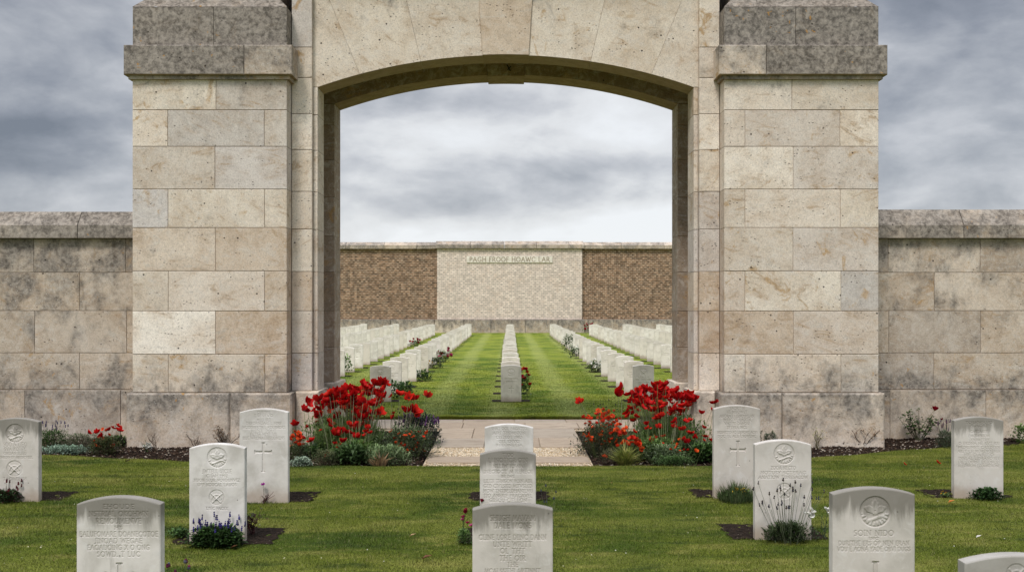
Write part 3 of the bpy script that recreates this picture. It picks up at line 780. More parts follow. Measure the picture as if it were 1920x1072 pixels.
# =================================================================== HEADSTONES
def emblem_relief(u, v, kind):
    """u,v in -1..1 inside the badge circle; returns height (m, negative = cut in) and dirt 0..1"""
    r = np.hypot(u, v); th = np.arctan2(u, v)      # th 0 = up
    h = np.zeros_like(r); dirt = np.zeros_like(r)
    ring = np.exp(-((r-.95)/.05)**2); h -= .0045*ring; dirt += .9*ring
    inside = r < .90
    h = np.where(inside, h-.003, h)
    if kind == 0:
        # leaf with three lobes above, banner with rays below
        ru = np.hypot(u, v-.06); tl = np.arctan2(u, v-.06)
        leaf = .40+.34*np.abs(np.cos(tl*2.5))**1.6; leaf = np.where(np.abs(tl) > 2.0, .30, leaf)+.04*np.cos(tl*15)
        lf = np.clip((leaf-ru)*9, 0, 1)
        h += lf*.005; dirt += .7*np.exp(-((leaf-ru)/.05)**2)*inside
        for al in (0, 1.257, -1.257):
            dv = np.abs(u*np.cos(al)-(v-.06)*np.sin(al)); h -= lf*.002*np.exp(-(dv/.03)**2); dirt += .5*lf*np.exp(-(dv/.035)**2)
        sw = np.abs(v+.42-.14*np.sin(u*3.3)); band = np.exp(-(sw/.085)**2)*(np.abs(u) < .62)
        h += band*.005; dirt += .7*np.exp(-((sw-.15)/.04)**2)*(np.abs(u) < .62)
        rays = (r > .66) & (v < -.1) & inside
        h += rays*.003*(np.sin(th*22) > 0); dirt += rays*.55*(np.abs(np.sin(th*11)) < .25)
    else:
        # crossed straps over a mound, ribbon below
        for s in (-1, 1):
            d = np.abs(v*.8-s*u*.75+.12); b = np.exp(-(d/.09)**2)*inside; h += b*.005; dirt += .6*np.exp(-((d-.14)/.04)**2)*inside
        arcd = np.abs(np.hypot(u, v+.25)-.62); b = np.exp(-(arcd/.07)**2)*(v > -.2); h += b*.004*inside; dirt += .5*np.exp(-((arcd-.11)/.035)**2)*(v > -.2)*inside
        tri = (np.abs(u) < .38-(v+.1)*.5) & (v > -.3) & (v < .45); h += tri*.003
    h = np.where(r < 1.03, h, 0); dirt = np.where(r < 1.03, dirt, 0)
    return h, np.clip(dirt, 0, 1)

def slab_data(w, h, t, step, lines=(), emblems=(), cross=None, rise=.035, half=.0028, depth=.0035, rnd=.5):
    """Front face grid displaced by the carving. lines: (text, z baseline, height, width)"""
    nx = max(6, int(round(w/step))); nz = max(8, int(round(h/step)))
    u = np.linspace(-w/2, w/2, nx+1); v = np.linspace(0, 1, nz+1)
    U, Vv = np.meshgrid(u, v); H = h-rise*(2*U/w)**2
    Z = Vv*H
    Y = np.zeros_like(U); D = np.zeros_like(U)
    def cut(S, half, depth):
        nonlocal Y, D
        for a, b, c, d in S:
            x0, x1 = min(a, c)-half*2.2, max(a, c)+half*2.2; z0, z1 = min(b, d)-half*2.2, max(b, d)+half*2.2
            i0 = np.searchsorted(u, x0); i1 = np.searchsorted(u, x1)
            j0 = max(0, int(z0/h*nz)-1); j1 = min(nz+1, int(z1/(h-rise)*nz)+3)
            if i1 <= i0 or j1 <= j0: continue
            px, pz = U[j0:j1, i0:i1], Z[j0:j1, i0:i1]
            L2 = (c-a)**2+(d-b)**2
            tt = np.clip(((px-a)*(c-a)+(pz-b)*(d-b))/max(L2, 1e-12), 0, 1)
            dist = np.hypot(px-a-tt*(c-a), pz-b-tt*(d-b))
            k = np.clip(1.35-dist/half, 0, 1)
            Y[j0:j1, i0:i1] = np.maximum(Y[j0:j1, i0:i1], k*depth); D[j0:j1, i0:i1] = np.maximum(D[j0:j1, i0:i1], k)
    reg = np.zeros((nz, nx), dtype=int)      # 0 slab, 1 inscription, 2 emblem, 3 cross
    uc = (U[:-1, :-1]+U[1:, 1:])/2; zc = (Z[:-1, :-1]+Z[1:, 1:])/2
    for (tx, zb, hh, ww) in lines:
        if not tx: continue
        S = layout(tx, ww, hh); S[:, [1, 3]] += zb
        cut(S, half, depth)
        reg[(np.abs(uc) < ww/2+.012) & (zc > zb-.012) & (zc < zb+hh+.014)] = 1
    for ei, (cx, cz, r, kind) in enumerate(emblems):
        uu, vv = (U-cx)/r, (Z-cz)/r
        eh, ed = emblem_relief(uu, vv, kind); m_ = np.hypot(uu, vv) < 1.05
        Y = np.where(m_, -eh*(r/.075), Y); D = np.where(m_, ed*.8, D)
        reg[np.hypot((uc-cx)/r, (zc-cz)/r) < 1.06] = 2+10*ei
    if cross:
        cx, z0, z1, za, hw, a = cross    # centre, bottom, top, arm height, half width of strokes, arm half length
        def bx(x0, x1, y0, y1):
            dx = np.maximum(np.abs(U-(x0+x1)/2)-(x1-x0)/2, 0); dz = np.maximum(np.abs(Z-(y0+y1)/2)-(y1-y0)/2, 0)
            return np.hypot(dx, dz)
        d = np.minimum(bx(cx-hw, cx+hw, z0, z1), bx(cx-a, cx+a, za-hw, za+hw))
        for (ex, ez, ww_, hh_) in ((cx-a, za, .003, hw*1.9), (cx+a, za, .003, hw*1.9), (cx, z1, hw*1.9, .003), (cx, z0, hw*1.9, .003)):
            d = np.minimum(d, bx(ex-ww_, ex+ww_, ez-hh_, ez+hh_))
        k = np.clip(1-d/.003, 0, 1); Y = np.maximum(Y, k*.008)
        D = np.maximum(D, np.clip(1-np.abs(d-.001)/.004, 0, 1)*.8*(k < .99)+k*.25)
        m_ = ((np.abs(uc-cx) < hw+.01) & (zc > z0-.01) & (zc < z1+.01)) | ((np.abs(uc-cx) < a+.012) & (np.abs(zc-za) < hw+.016)); reg[m_] = 3
    # soften the arris
    eb = .006
    e = np.minimum(np.minimum(U+w/2, w/2-U), (H-Z)); Y = Y+np.clip(1-e/eb, 0, 1)*.004*(e < eb)
    Vf = np.column_stack([U.ravel(), Y.ravel(), Z.ravel()])
    hf = (Z/h).ravel(); C = np.column_stack([D.ravel(), np.full(D.size, rnd), hf])
    jj, ii = np.meshgrid(np.arange(nz), np.arange(nx), indexing='ij'); a = jj*(nx+1)+ii
    Fq = np.stack([a, a+1, a+nx+2, a+nx+1], -1)
    return dict(V=Vf, C=C, F=Fq, reg=reg, nx=nx, nz=nz, w=w, h=h, t=t, rise=rise, rnd=rnd)

def slab_meshes(d, m_head=m_head):
    """slab mesh (rest of front face + body) and one mesh per carved region"""
    nx, nz, w, h, t, rise = d['nx'], d['nz'], d['w'], d['h'], d['t'], d['rise']
    V, C, Fq, reg = d['V'], d['C'], d['F'], d['reg']
    out = {}
    for k, nm in ((1, 'inscription'), (2, 'emblem'), (12, 'emblem '), (3, 'cross')):
        f = Fq[reg == k]
        if len(f):
            ids, inv = np.unique(f, return_inverse=True)
            out[nm] = mesh(nm.strip(), V[ids], inv.reshape(-1, 4), m_head, C[ids], True)
    f = Fq[reg == 0]
    # body: boundary loop extruded to the back
    per = [i for i in range(nx+1)]+[(j*(nx+1)+nx) for j in range(1, nz+1)]+[(nz*(nx+1)+i) for i in range(nx-1, -1, -1)]+[(j*(nx+1)) for j in range(nz-1, 0, -1)]
    per = np.array(per); n = len(per)
    B0 = V[per].copy(); B0[:, 1] = .005
    cu = B0.copy(); 
    B1 = B0.copy(); B1[:, 1] = t-.005
    B2 = B0.copy(); B2[:, 1] = t
    B2[:, 0] *= (w/2-.004)/(w/2); B2[:, 2] = B2[:, 2]*(1-.004/h)
    base = len(V)
    VV = np.vstack([V, B0, B1, B2]); k = np.arange(n); k2 = (k+1) % n
    cc = C[per].copy(); cc[:, 0] = 0
    CC = np.vstack([C, cc, cc, cc])
    o0, o1, o2 = base, base+n, base+2*n
    q = np.vstack([np.column_stack([per[k], o0+k, o0+k2, per[k2]]), np.column_stack([o0+k, o1+k, o1+k2, o0+k2]), np.column_stack([o1+k, o2+k, o2+k2, o1+k2])])[:, ::-1]
    back = [np.array([[o2+i for i in range(n)][::-1]])]
    # keep only the used vertices
    allf = [np.vstack([f, q])]+back
    used = np.unique(np.concatenate([x.ravel() for x in allf])); mp = np.zeros(len(VV), dtype=int); mp[used] = np.arange(len(used))
    out['slab'] = mesh('slab', VV[used], [mp[x] for x in allf], m_head, CC[used], False)
    return out

def s_at(py): return (py-HY)/CH
def head(spec):
    """spec in photograph pixels -> headstone thing"""
    s, xl, w, h = spec['s'], spec['xl'], spec['w'], spec['h']; d = F/s; cxp = xl+w*s/2
    X0 = (cxp-CX)/s
    def zz(py): return CH-(py-HY)/s
    lines = [(t, zz(y)-hh/s/2*0-hh/s/2, hh/s, ww/s) for (t, y, hh, ww) in spec.get('lines', ())]
    em = [((x-cxp)/s, zz(y), r/s, k) for (x, y, r, k) in spec.get('em', ())]
    cr = None
    if 'cross' in spec:
        x, ytop, ybot, yarm, hw, a = spec['cross']; cr = ((x-cxp)/s, zz(ybot), zz(ytop), zz(yarm), hw/s, a/s)
    D_ = slab_data(w, h, .076, .0026, lines, em, cr, rise=spec.get('rise', .036), rnd=spec['rnd'], half=.0028, depth=.0028)
    ms = slab_meshes(D_)
    root = empty('headstone', (X0, d, 0), spec.get('rz', 0))
    tag(root, spec['label'], 'headstone', 'headstones on the lawn in front of the gateway')
    for k, me in ms.items(): ob(k.strip(), me, root)
    return root

HS = [
 dict(s=191.7, xl=-16, w=.46, h=.815, rnd=.66, label='pale headstone with two carved badges, cut off by the left edge',
      em=[(28, 812, 17.5, 0), (27, 878, 15, 1)], lines=[('SOO N LIEO', 833, 7, 44), ('SVA KOTEK', 842, 6, 40), ('OROAN ELIED', 849.5, 5, 42), ('SOMEDG OF HEOSCVEEL', 857, 4, 66), ('TAOREINSS', 897.5, 5, 44)]),
 dict(s=320, xl=143.5, w=.492, h=.80, rnd=.40, rise=.042, label='large grey stained headstone at the bottom left, carved with eight lines of text',
      lines=[('EHOUDE', 949.5, 8, 58), ('NSTRIAL OKOHWN', 963, 9, 110), ('REMOUMENVE', 976.5, 9, 84), ('HS', 989, 6, 14), ('BALUFOMARE DOANECOTOE', 1001, 9, 146), ('JINOAD WEGAE', 1013.5, 9, 88), ('EAOAUOING X O ONG', 1026, 9, 116), ('SOWD. T LUC', 1038.5, 9, 80)], cross=(223.5, 1056, 1140, 1078, 3, 26)),
 dict(s=231, xl=354.8, w=.45, h=.797, rnd=.282, label='white headstone with a leaf badge and purple lavender growing at its foot',
      em=[(407, 857.5, 19, 0), (406, 932, 14.5, 1)], lines=[('JWTELL UICLE', 883.5, 6.5, 54), ('CHAH 1902', 892, 5, 40), ('HUON SEOR NOVDUNVEZ', 900, 5, 86), ('UPP NDUCAL LAUOS', 908.5, 5, 72), ('LTEC PACEX', 953, 5, 40)]),
 dict(s=193, xl=449, w=.472, h=.915, rnd=.15, label='tall white headstone with a cross, standing by the left poppies',
      lines=[('CURENSE', 773, 4.5, 24), ('LSESEVO', 779, 5, 34), ('MEO IRD', 787, 5, 26), ('TREORNDARI L HIRE', 793.5, 5, 66), ('WOODBERTH L ROUBHORS', 801, 5, 80), ('HE ST TOUT', 808, 5, 46), ('ESTFA HITE VIL', 814.5, 5, 50), ('BUE WRONAEBISCONENS', 821, 5, 78)], cross=(493.5, 830, 884, 847, 1.6, 15.5)),
 dict(s=318, xl=885.8, w=.474, h=.752, rnd=.54, rise=.034, label='nearest headstone of the centre file, its top corners blackened',
      lines=[('SHUGH MAVAM', 971, 10, 84), ('DALE MONS', 985, 10, 70), ('CLINE LORE DIINC DANN', 1007, 9, 126), ('UNTE WRITT', 1020, 9, 72), ('OL THT', 1032.5, 9, 46), ('THE OIR', 1046, 9, 48), ('THE', 1058, 9, 20), ('MCALSSIEHLARTINNT', 1070.5, 9, 104)]),
 dict(s=233, xl=899.8, w=.4505, h=.757, rnd=.80, label='middle headstone of the centre file, covered in ten lines of text',
      lines=[('TTOO', 853, 7, 20), ('LUNOTICR OIN', 862.5, 7.5, 72), ('NLLIW IOWA', 874, 6, 56), ('INEOIOCT M REREOI', 884, 6, 90), ('BE IWE', 893, 4.5, 24), ('LILITE THNGON ROIN AIIR', 902, 6, 90), ('GED CIVLSIED MIFVSLED', 911, 6, 90), ('MOW TNTBELDHANIEMU', 920, 6, 92), ('TIO ANERIE FRACAVEL', 929, 6, 90), ('GIISOU CIELLON', 937.5, 6, 70)]),
 dict(s=191, xl=908.8, w=.476, h=.753, rnd=.30, label='small bright headstone in the centre file, right before the path',
      lines=[('SHAT OOL PAGATEO', 803.5, 5, 66), ('AIRE THOMNION', 811.5, 5, 60), ('CEEDLOT UMO', 819.5, 5, 48), ('GEL KNYKI', 827.5, 4.5, 38), ('BEEONLEIA', 834, 4, 50)]),
 dict(s=188.6, xl=1338.4, w=.461, h=.924, rnd=.60, label='tall white headstone with a cross, standing by the right poppies',
      lines=[('TAORT N', 765.5, 5.5, 28), ('HE NIFOWET', 772.5, 5, 38), ('AHORA I ELENODRLAN', 780, 5, 64), ('BUDIC VE RADITA', 787, 5, 52), ('VATERI DAVOSI', 794, 5, 46), ('ZETERA INCL', 801.5, 5, 38), ('HESMRTED FO LIENONT AOH', 810.5, 4.5, 74), ('DOC TE ALE LSOVENC', 817.5, 4.5, 72)], cross=(1383.5, 827, 872, 843, 1.7, 14)),
 dict(s=228.7, xl=1416, w=.461, h=.815, rnd=.71, label='white headstone with thin dark lavender stems growing in front of it',
      em=[(1470.5, 850.5, 19.5, 0), (1471, 920, 15, 1)], lines=[('ZOOA NECTO', 877, 6, 46), ('NOTUSY SCTERAG', 886, 5.5, 84), ('ANATIOW TUNESALOW', 894.5, 5.5, 92)]),
 dict(s=315, xl=1561.5, w=.489, h=.835, rnd=.535, rise=.037, label='large grey headstone at the lower right with a round leaf badge',
      em=[(1641, 959, 29, 0)], lines=[('SOIN NIDO', 999, 10, 74), ('INC', 1009, 4, 18), ('DURITHE ERS OP NEN ERAN', 1018, 8, 132), ('VOU E AONA YADE OBVI DUGS', 1029, 8, 136)], cross=(1641.5, 1053, 1140, 1080, 3.2, 24)),
 dict(s=188.5, xl=1789.5, w=.489, h=.808, rnd=.51, label='headstone at the far right, carved with a dozen text lines',
      lines=[('TOSNWAVO', 792, 4.5, 50), ('PLACRE', 798, 4.5, 34), ('CARTANEE', 809, 4.5, 32), ('EMOWNION', 817, 4.5, 40), ('COUMETRY', 824.5, 4.5, 38), ('O ERONA HE RVT RSI', 831, 4.8, 76), ('PRORUNNT CAILDTEN', 838.5, 4.8, 78), ('AREY CH MORENOTHER', 845.5, 4.8, 80), ('HE DARIEO', 852.5, 4.8, 56), ('INSTAL LIDRANOSEE', 859, 4.8, 76), ('ERE COURST EXTONCES', 866, 4.8, 78), ('BLEOBRON ECOUNTRONE', 873, 4.8, 78)]),
 dict(s=415, xl=1809, w=.478, h=.795, rnd=.22, rise=.034, label='blurred headstone top rising at the bottom right corner',
      em=[(1906, 1076, 20, 1)]),
]
for sp in HS: head(sp)

# soil rectangles around the headstones (px of the visible patch)
patches = []
def soil_patch(x0, x1, y0, y1):
    patches.append((x0, x1, y0, y1))
    nx, ny = max(3, int((x1-x0)/.05)), max(3, int((y1-y0)/.05))
    V, Fc = grid(x0, x1, y0, y1, nx, ny, lambda X_, Y_: .006+.009*(wav(X_, Y_, 20., 1)+wav(X_, Y_, 47., 5))*1.0)
    V[:, 0] += .02*np.sin(V[:, 1]*31)*(np.abs(V[:, 0]-(x0+x1)/2) > (x1-x0)*.4); V[:, 1] += .012*np.sin(V[:, 0]*43)
    tag(ob('soil_patch', mesh('soil_patch', V, Fc, m_soil)), kind='structure')
for (xa, xb, ytop, ybot) in ((-40, 112, 922, 938), (318, 508, 990, 1020), (470, 582, 922, 941), (879, 1030, 922, 938), (861, 1020, 990, 1019), (1306, 1420, 918, 933), (1372, 1552, 983, 1011), (1748, 1902, 918, 933)):
    yb, yt = F*CH/(ybot-HY), F*CH/(ytop-HY)
    soil_patch((xa-CX)*yb/F, (xb-CX)*yb/F, yb-.0, yt)
for x0, w_ in ((-2.29, .86), (.02, .80), (2.17, .8), (2.31, .8)):
    pass

# ---- rows beyond the arch
ordn = ['first', 'second', 'third', 'fourth', 'fifth', 'sixth', 'seventh', 'eighth', 'ninth', 'tenth', 'eleventh', 'twelfth', 'thirteenth', 'fourteenth', 'fifteenth', 'sixteenth', 'seventeenth', 'eighteenth', 'nineteenth', 'twentieth', 'twenty first', 'twenty second', 'twenty third', 'twenty fourth', 'twenty fifth', 'twenty sixth']
NR = 25; DN, DFAR = 20.0, 61.9
rows = [('centre row', .02, .02, 0), ('first row left of centre', -2.54, -2.53, 0), ('first row right of centre', 2.66, 2.67, 0),
        ('second row left of centre', -4.56, -4.80, 0), ('second row right of centre', 4.68, 5.08, 0),
        ('third row left of centre', -6.47, -6.94, 4), ('third row right of centre', 6.93, 7.10, 5), ('fourth row left of centre', -8.55, -8.90, 13), ('fourth row right of centre', 9.1, 9.17, 13)]
NV = 8; far_lo = []; far_hi = []
words = [('HUON', 'SERTAN LOVE', 'NOVDUN'), ('CARTE MONI', 'LARE', 'OIN TESK'), ('VALE', 'DOR NECTO WEN', 'ANTES'), ('BURL HOAN', 'ETSA', 'LIDRAN')]
for k in range(NV):
    rnd = (k*.137+.09) % 1; hh = .72+random.uniform(-.012, .02); ww = .405+random.uniform(-.008, .012)
    d_ = slab_data(ww, hh, .076, .09, rnd=rnd, rise=.03)
    far_lo.append(slab_meshes(d_, m_head2)['slab'])
for k in range(NV):
    rnd = (k*.113+.155) % 1; hh = .72+random.uniform(-.008, .014); ww = .405+random.uniform(-.006, .01)
    wd = words[k % 4]
    if k % 3 == 0: kw = dict(emblems=[(0, hh-.15, .078, k % 2)], lines=[(wd[1], hh-.29, .026, .27), (wd[0], hh-.34, .022, .2)], cross=(0, hh-.56, hh-.42, hh-.465, .006, .045))
    elif k % 3 == 1: kw = dict(lines=[(wd[0], hh-.11, .026, .2), (wd[1], hh-.16, .024, .3), (wd[2], hh-.21, .022, .2), (wd[1], hh-.26, .022, .28)], cross=(0, hh-.55, hh-.33, hh-.40, .009, .065))
    else: kw = dict(emblems=[(0, hh-.14, .07, 1)], lines=[(wd[0], hh-.26, .026, .22), (wd[1], hh-.31, .022, .3), (wd[2], hh-.36, .022, .2)])
    d_ = slab_data(ww, hh, .076, .005, rnd=rnd, rise=.03, half=.0045, depth=.004, **kw)
    far_hi.append(slab_meshes(d_, m_head2))
far_pos = []
for name, xn, xf, start in rows:
    soilmb = MB()
    for i in range(start, NR):
        f = i/(NR-1); y = DN+f*(DFAR-DN)+RNG.normal(0, .03)*(i > 0); x = xn+(xf-xn)*f+RNG.normal(0, .012)
        nearrow = i < 7
        lab = f'white headstone {ordn[i]} from the front, {name}, beyond the arch'
        z = RNG.uniform(-.012, .008) if i else 0
        rz = RNG.normal(0, .008); tilt = RNG.normal(0, .008)
        if nearrow:
            root = empty('headstone', (x, y, z), rz); root.rotation_euler[0] = tilt
            v = (i*3+rows.index((name, xn, xf, start))*5) % NV
            if name == 'centre row' and i == 0: v = 0
            for k, me in far_hi[v].items(): ob(k.strip(), me, root)
            o = root
        else:
            o = ob('headstone', far_lo[int(RNG.integers(0, NV))], None, (x, y, z)); o.rotation_euler = (tilt, 0, rz)
            o.scale = (RNG.uniform(.98, 1.03), 1, RNG.uniform(.985, 1.02))
        tag(o, lab, 'headstone', 'rows of white headstones beyond the arch')
        far_pos.append((x, y))
        u0, u1 = x-.37, x+.37
        V = [(u0, y-.02, .008), (u1, y-.02, .008), (u1+RNG.normal(0, .02), y+.42, .008), (u0+RNG.normal(0, .02), y+.42, .008)]
        soilmb.add(V, np.array([[0, 1, 2, 3]]), (.5, .5, .5))
    tag(soilmb.build('soil_strip', m_soil), kind='structure')

# =================================================================== GRASS
def blades(name, n, x0, x1, y0, y1, hgt, wid, mat, label, keep, lean=.6):
    # more blades near the camera
    P = np.column_stack([RNG.uniform(x0, x1, n), RNG.uniform(y0, y1, n)])
    P = P[keep(P[:, 0], P[:, 1])]; n = len(P)
    th = RNG.uniform(0, 2*np.pi, n); h = RNG.uniform(hgt*.5, hgt*1.25, n); w = RNG.uniform(wid*.7, wid*1.3, n)
    h *= .8+.35*wav(P[:, 0], P[:, 1], 4.)+.2*wav(P[:, 0], P[:, 1], 19., 2)
    dx, dy = np.cos(th), np.sin(th); la = RNG.uniform(.1, lean, n)*h*1.3; lt = RNG.uniform(0, 2*np.pi, n)
    z0 = np.zeros(n)
    A = np.column_stack([P[:, 0]-dx*w, P[:, 1]-dy*w, z0]); B = np.column_stack([P[:, 0]+dx*w, P[:, 1]+dy*w, z0])
    T = np.column_stack([P[:, 0]+np.cos(lt)*la, P[:, 1]+np.sin(lt)*la, h])
    V = np.stack([A, B, T], 1).reshape(-1, 3); Fc = np.arange(n*3).reshape(-1, 3)
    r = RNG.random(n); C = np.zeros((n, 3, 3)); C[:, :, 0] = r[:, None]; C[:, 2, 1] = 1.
    return tag(ob(name, mesh(name, V, Fc, mat, C.reshape(-1, 3))), label, 'grass', None, 'stuff')
def keep_front(x, y):
    k = (y < front_edge(x)-RNG.uniform(0, .02, len(x))) & (np.abs(x-0) < y*.53+1.4)
    for (a, b, c, d) in patches: k &= ~((x > a+.01) & (x < b-.01) & (y > c+.01) & (y < d-.01))
    # thin out with distance
    k &= RNG.random(len(x)) < np.clip(1.25-(y-7)*.09, .4, 1)
    return k
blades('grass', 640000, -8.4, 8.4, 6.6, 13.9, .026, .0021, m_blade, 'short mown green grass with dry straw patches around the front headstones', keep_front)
fp = np.array(far_pos)
def keep_far(x, y):
    k = (np.abs(x) < y*.19+.4) & (RNG.random(len(x)) < np.clip(1.25-(y-17)*.065, 0, 1))
    for (a, b) in fp[fp[:, 1] < 40]: k &= ~((np.abs(x-a) < .37) & (y > b-.02) & (y < b+.42))
    return k
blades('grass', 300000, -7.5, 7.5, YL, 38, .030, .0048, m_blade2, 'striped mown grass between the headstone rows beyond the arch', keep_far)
# overhanging fringe on the inner lawn edge
blades('grass', 26000, -3.4, 3.4, YL-.035, YL+.03, .045, .003, m_blade2, 'grass fringe overhanging the lawn edge behind the path', lambda x, y: np.ones(len(x), bool), 1.2)
# =================================================================== PLANTS
def PX(cx, cy, crop): return crop[0]+cx/crop[2], crop[1]+cy/crop[2]
LC = (520, 690, 5.106); RC = (1060, 690, 5.106)

def leaves(mb, P, Dr, L, W, cols, fold=.25, droop=.3):
    """many pointed leaves: P base points, Dr unit directions"""
    n = len(P); L = np.broadcast_to(L, n)[:, None]; W = np.broadcast_to(W, n)[:, None]
    up = np.array([0, 0, 1.]); S = np.cross(Dr, up); S /= np.linalg.norm(S, axis=1)[:, None]+1e-6
    N_ = np.cross(S, Dr)
    a = P; m1 = P+Dr*L*.45; t = P+Dr*L-up*L*droop*RNG.uniform(.2, 1.2, (n, 1))
    l = m1+S*W+N_*W*fold; r = m1-S*W+N_*W*fold
    V = np.stack([a, l, m1, r, t], 1).reshape(-1, 3)
    f = np.array([[0, 2, 1], [0, 3, 2], [1, 2, 4], [2, 3, 4]])
    Fc = (f[None]+np.arange(n)[:, None, None]*5).reshape(-1, 3)
    cc = np.array(cols)[RNG.integers(0, len(cols), n)]*RNG.uniform(.65, 1.35, (n, 1))
    mb.add(V, Fc, np.repeat(cc, 5, axis=0))

def rdir(n, up=.5):
    v = RNG.normal(0, 1, (n, 3)); v[:, 2] = np.abs(v[:, 2])*up+up*.6
    return v/np.linalg.norm(v, axis=1)[:, None]

def bush(name, root, rx, ry, h, n, L, W, cols, up=.5, lumps=5, parent_name='foliage', fill=.45, droop=.3):
    """rounded uneven clump of leaves"""
    mb = MB(); th = RNG.uniform(0, 6.28, n); r = RNG.random(n)**fill; z = RNG.random(n)**.8
    lum = 1+.22*np.sin(th*lumps+RNG.uniform(0, 6))*1.0+.12*np.sin(th*lumps*2.3)
    prof = np.sqrt(np.clip(1-(z*.92)**2.2, 0, 1))
    P = np.column_stack([np.cos(th)*r*rx*prof*lum, np.sin(th)*r*ry*prof*lum, z*h*(.85+.3*(lum-.9))])
    D_ = rdir(n, up); D_[:, 0] += np.cos(th)*.5; D_[:, 1] += np.sin(th)*.5; D_ /= np.linalg.norm(D_, axis=1)[:, None]
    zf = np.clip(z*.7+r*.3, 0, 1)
    leaves(mb, P, D_, RNG.uniform(.6, 1.3, n)*L, RNG.uniform(.7, 1.2, n)*W, cols, droop=droop)
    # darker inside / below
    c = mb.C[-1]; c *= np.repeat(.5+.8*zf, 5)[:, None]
    return mb.build(parent_name, m_leaf, root)

def tuft(root, rad, h, n, wid, cols, lean=.5, name='foliage', base=.4, curl=.3):
    """upright narrow blades fanning out"""
    mb = MB(); th = RNG.uniform(0, 6.28, n); r = RNG.random(n)**.6*rad
    b = np.column_stack([np.cos(th)*r*base, np.sin(th)*r*base, np.zeros(n)]); hh = RNG.uniform(.45, 1.05, n)*h*(1-.45*(r/rad)**2)*(1+.2*np.sin(th*3+r*40))
    o = np.column_stack([np.cos(th), np.sin(th), np.zeros(n)])+RNG.normal(0, .35, (n, 3))*[1, 1, 0]
    S = np.column_stack([-np.sin(th+RNG.normal(0, .8, n)), np.cos(th), np.zeros(n)])*wid
    m1 = b+o*(r*(1-base)*.5)[:, None]+np.array([0, 0, 1])*hh[:, None]*.55
    t = b+o*(r*(1-base)+lean*hh*.35)[:, None]+np.array([0, 0, 1])*hh[:, None]*RNG.uniform(1-curl, 1., (n, 1))
    V = np.stack([b-S*.7, b+S*.7, m1-S, m1+S, t], 1).reshape(-1, 3)
    q = (np.array([[0, 1, 3, 2]])[None]+np.arange(n)[:, None, None]*5).reshape(-1, 4); tr = (np.array([[2, 3, 4]])[None]+np.arange(n)[:, None, None]*5).reshape(-1, 3)
    cc = np.array(cols)[RNG.integers(0, len(cols), n)]*RNG.uniform(.7, 1.3, (n, 1))
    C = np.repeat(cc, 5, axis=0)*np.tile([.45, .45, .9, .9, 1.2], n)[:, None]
    mb.add(V, [q, tr], C)
    return mb.build(name, m_leaf, root)

# ---- flower heads (shared meshes)
def petal(mb, ang, tilt, L, W, cup, col, tipcol, ruffle=.12, n=5):
    """one rounded petal opening from the centre; tilt 0 = flat, 1 = upright"""
    V = []; C = []; ph = random.uniform(0, 6)
    for j in range(n+1):
        t = j/n; rr = L*t; el = tilt*math.pi/2*(1-cup*t*.5)
        wd = W*math.sin(min(1., t*1.05+.08)*math.pi*.62)**.8
        for i in range(n+1):
            s = (i/n-.5)*2
            x = rr*math.cos(el)-.10*L*s*s*t; y = s*wd; z = rr*math.sin(el)+ruffle*L*t*math.sin(s*5+ph)*.5+abs(s)*wd*.25*t
            ca, sa = math.cos(ang), math.sin(ang)
            V.append((x*ca-y*sa, x*sa+y*ca, z)); C.append([a*(1-t)+b*t for a, b in zip(col, tipcol)])
    f = [[j*(n+1)+i, j*(n+1)+i+1, (j+1)*(n+1)+i+1, (j+1)*(n+1)+i] for j in range(n) for i in range(n)]
    mb.add(V, np.array(f), np.array(C))
def poppy_mesh(k, tip=(.42, .006, .004), base=(.14, .002, .002), tilt=.55):
    mb = MB(); random.seed(100+k)
    for i in range(4): petal(mb, i*math.pi/2+random.uniform(-.2, .2), tilt+random.uniform(-.12, .15)-(.1 if i % 2 else 0), .052, .058, .30, base, tip, .09)
    return mb.mesh('flower', m_petal, True)
def ball(mb, c, r, col, n=6, fz=1.):
    V = [(c[0], c[1], c[2]+r*fz)]; m_ = 4
    for j in range(1, m_):
        p = math.pi*j/m_
        for i in range(n): V.append((c[0]+r*math.sin(p)*math.cos(i*6.283/n), c[1]+r*math.sin(p)*math.sin(i*6.283/n), c[2]+r*fz*math.cos(p)))
    V.append((c[0], c[1], c[2]-r*fz)); e = len(V)-1
    t = [[0, 1+i, 1+(i+1) % n] for i in range(n)]+[[e, e-1-i, e-1-(i+1) % n] for i in range(n)]
    q = [[1+j*n+i, 1+(j+1)*n+i, 1+(j+1)*n+(i+1) % n, 1+j*n+(i+1) % n] for j in range(m_-2) for i in range(n)]
    mb.add(V, [np.array(t), np.array(q)], col)
POP = [poppy_mesh(k, tip=((.60, .010, .008), (.68, .026, .012), (.46, .005, .006), (.55, .008, .007))[k % 4], base=(.22, .002, .003), tilt=(.50, .64, .78, .58)[k % 4]) for k in range(8)]
mb = MB(); ball(mb, (0, 0, .008), .0095, (.02, .018, .012)); 
for i in range(14): 
    a = i*.449; tube(mb, [(0, 0, .004), (.012*math.cos(a), .012*math.sin(a), .012)], [.0014, .0008], 3, (.012, .01, .012))
POPC = mb.mesh('flower_center', m_stem)
def small_flower(k, tip, base, L=.020, npet=5, tilt=.3):
    mb = MB(); random.seed(300+k)
    for i in range(npet): petal(mb, i*6.283/npet+random.uniform(-.2, .2), tilt+random.uniform(-.15, .25), L, L*.62, .3, base, tip, .2, 3)
    ball(mb, (0, 0, L*.12), L*.2, (.25, .12, .01), 5)
    return mb.mesh('flower', m_petal, True)
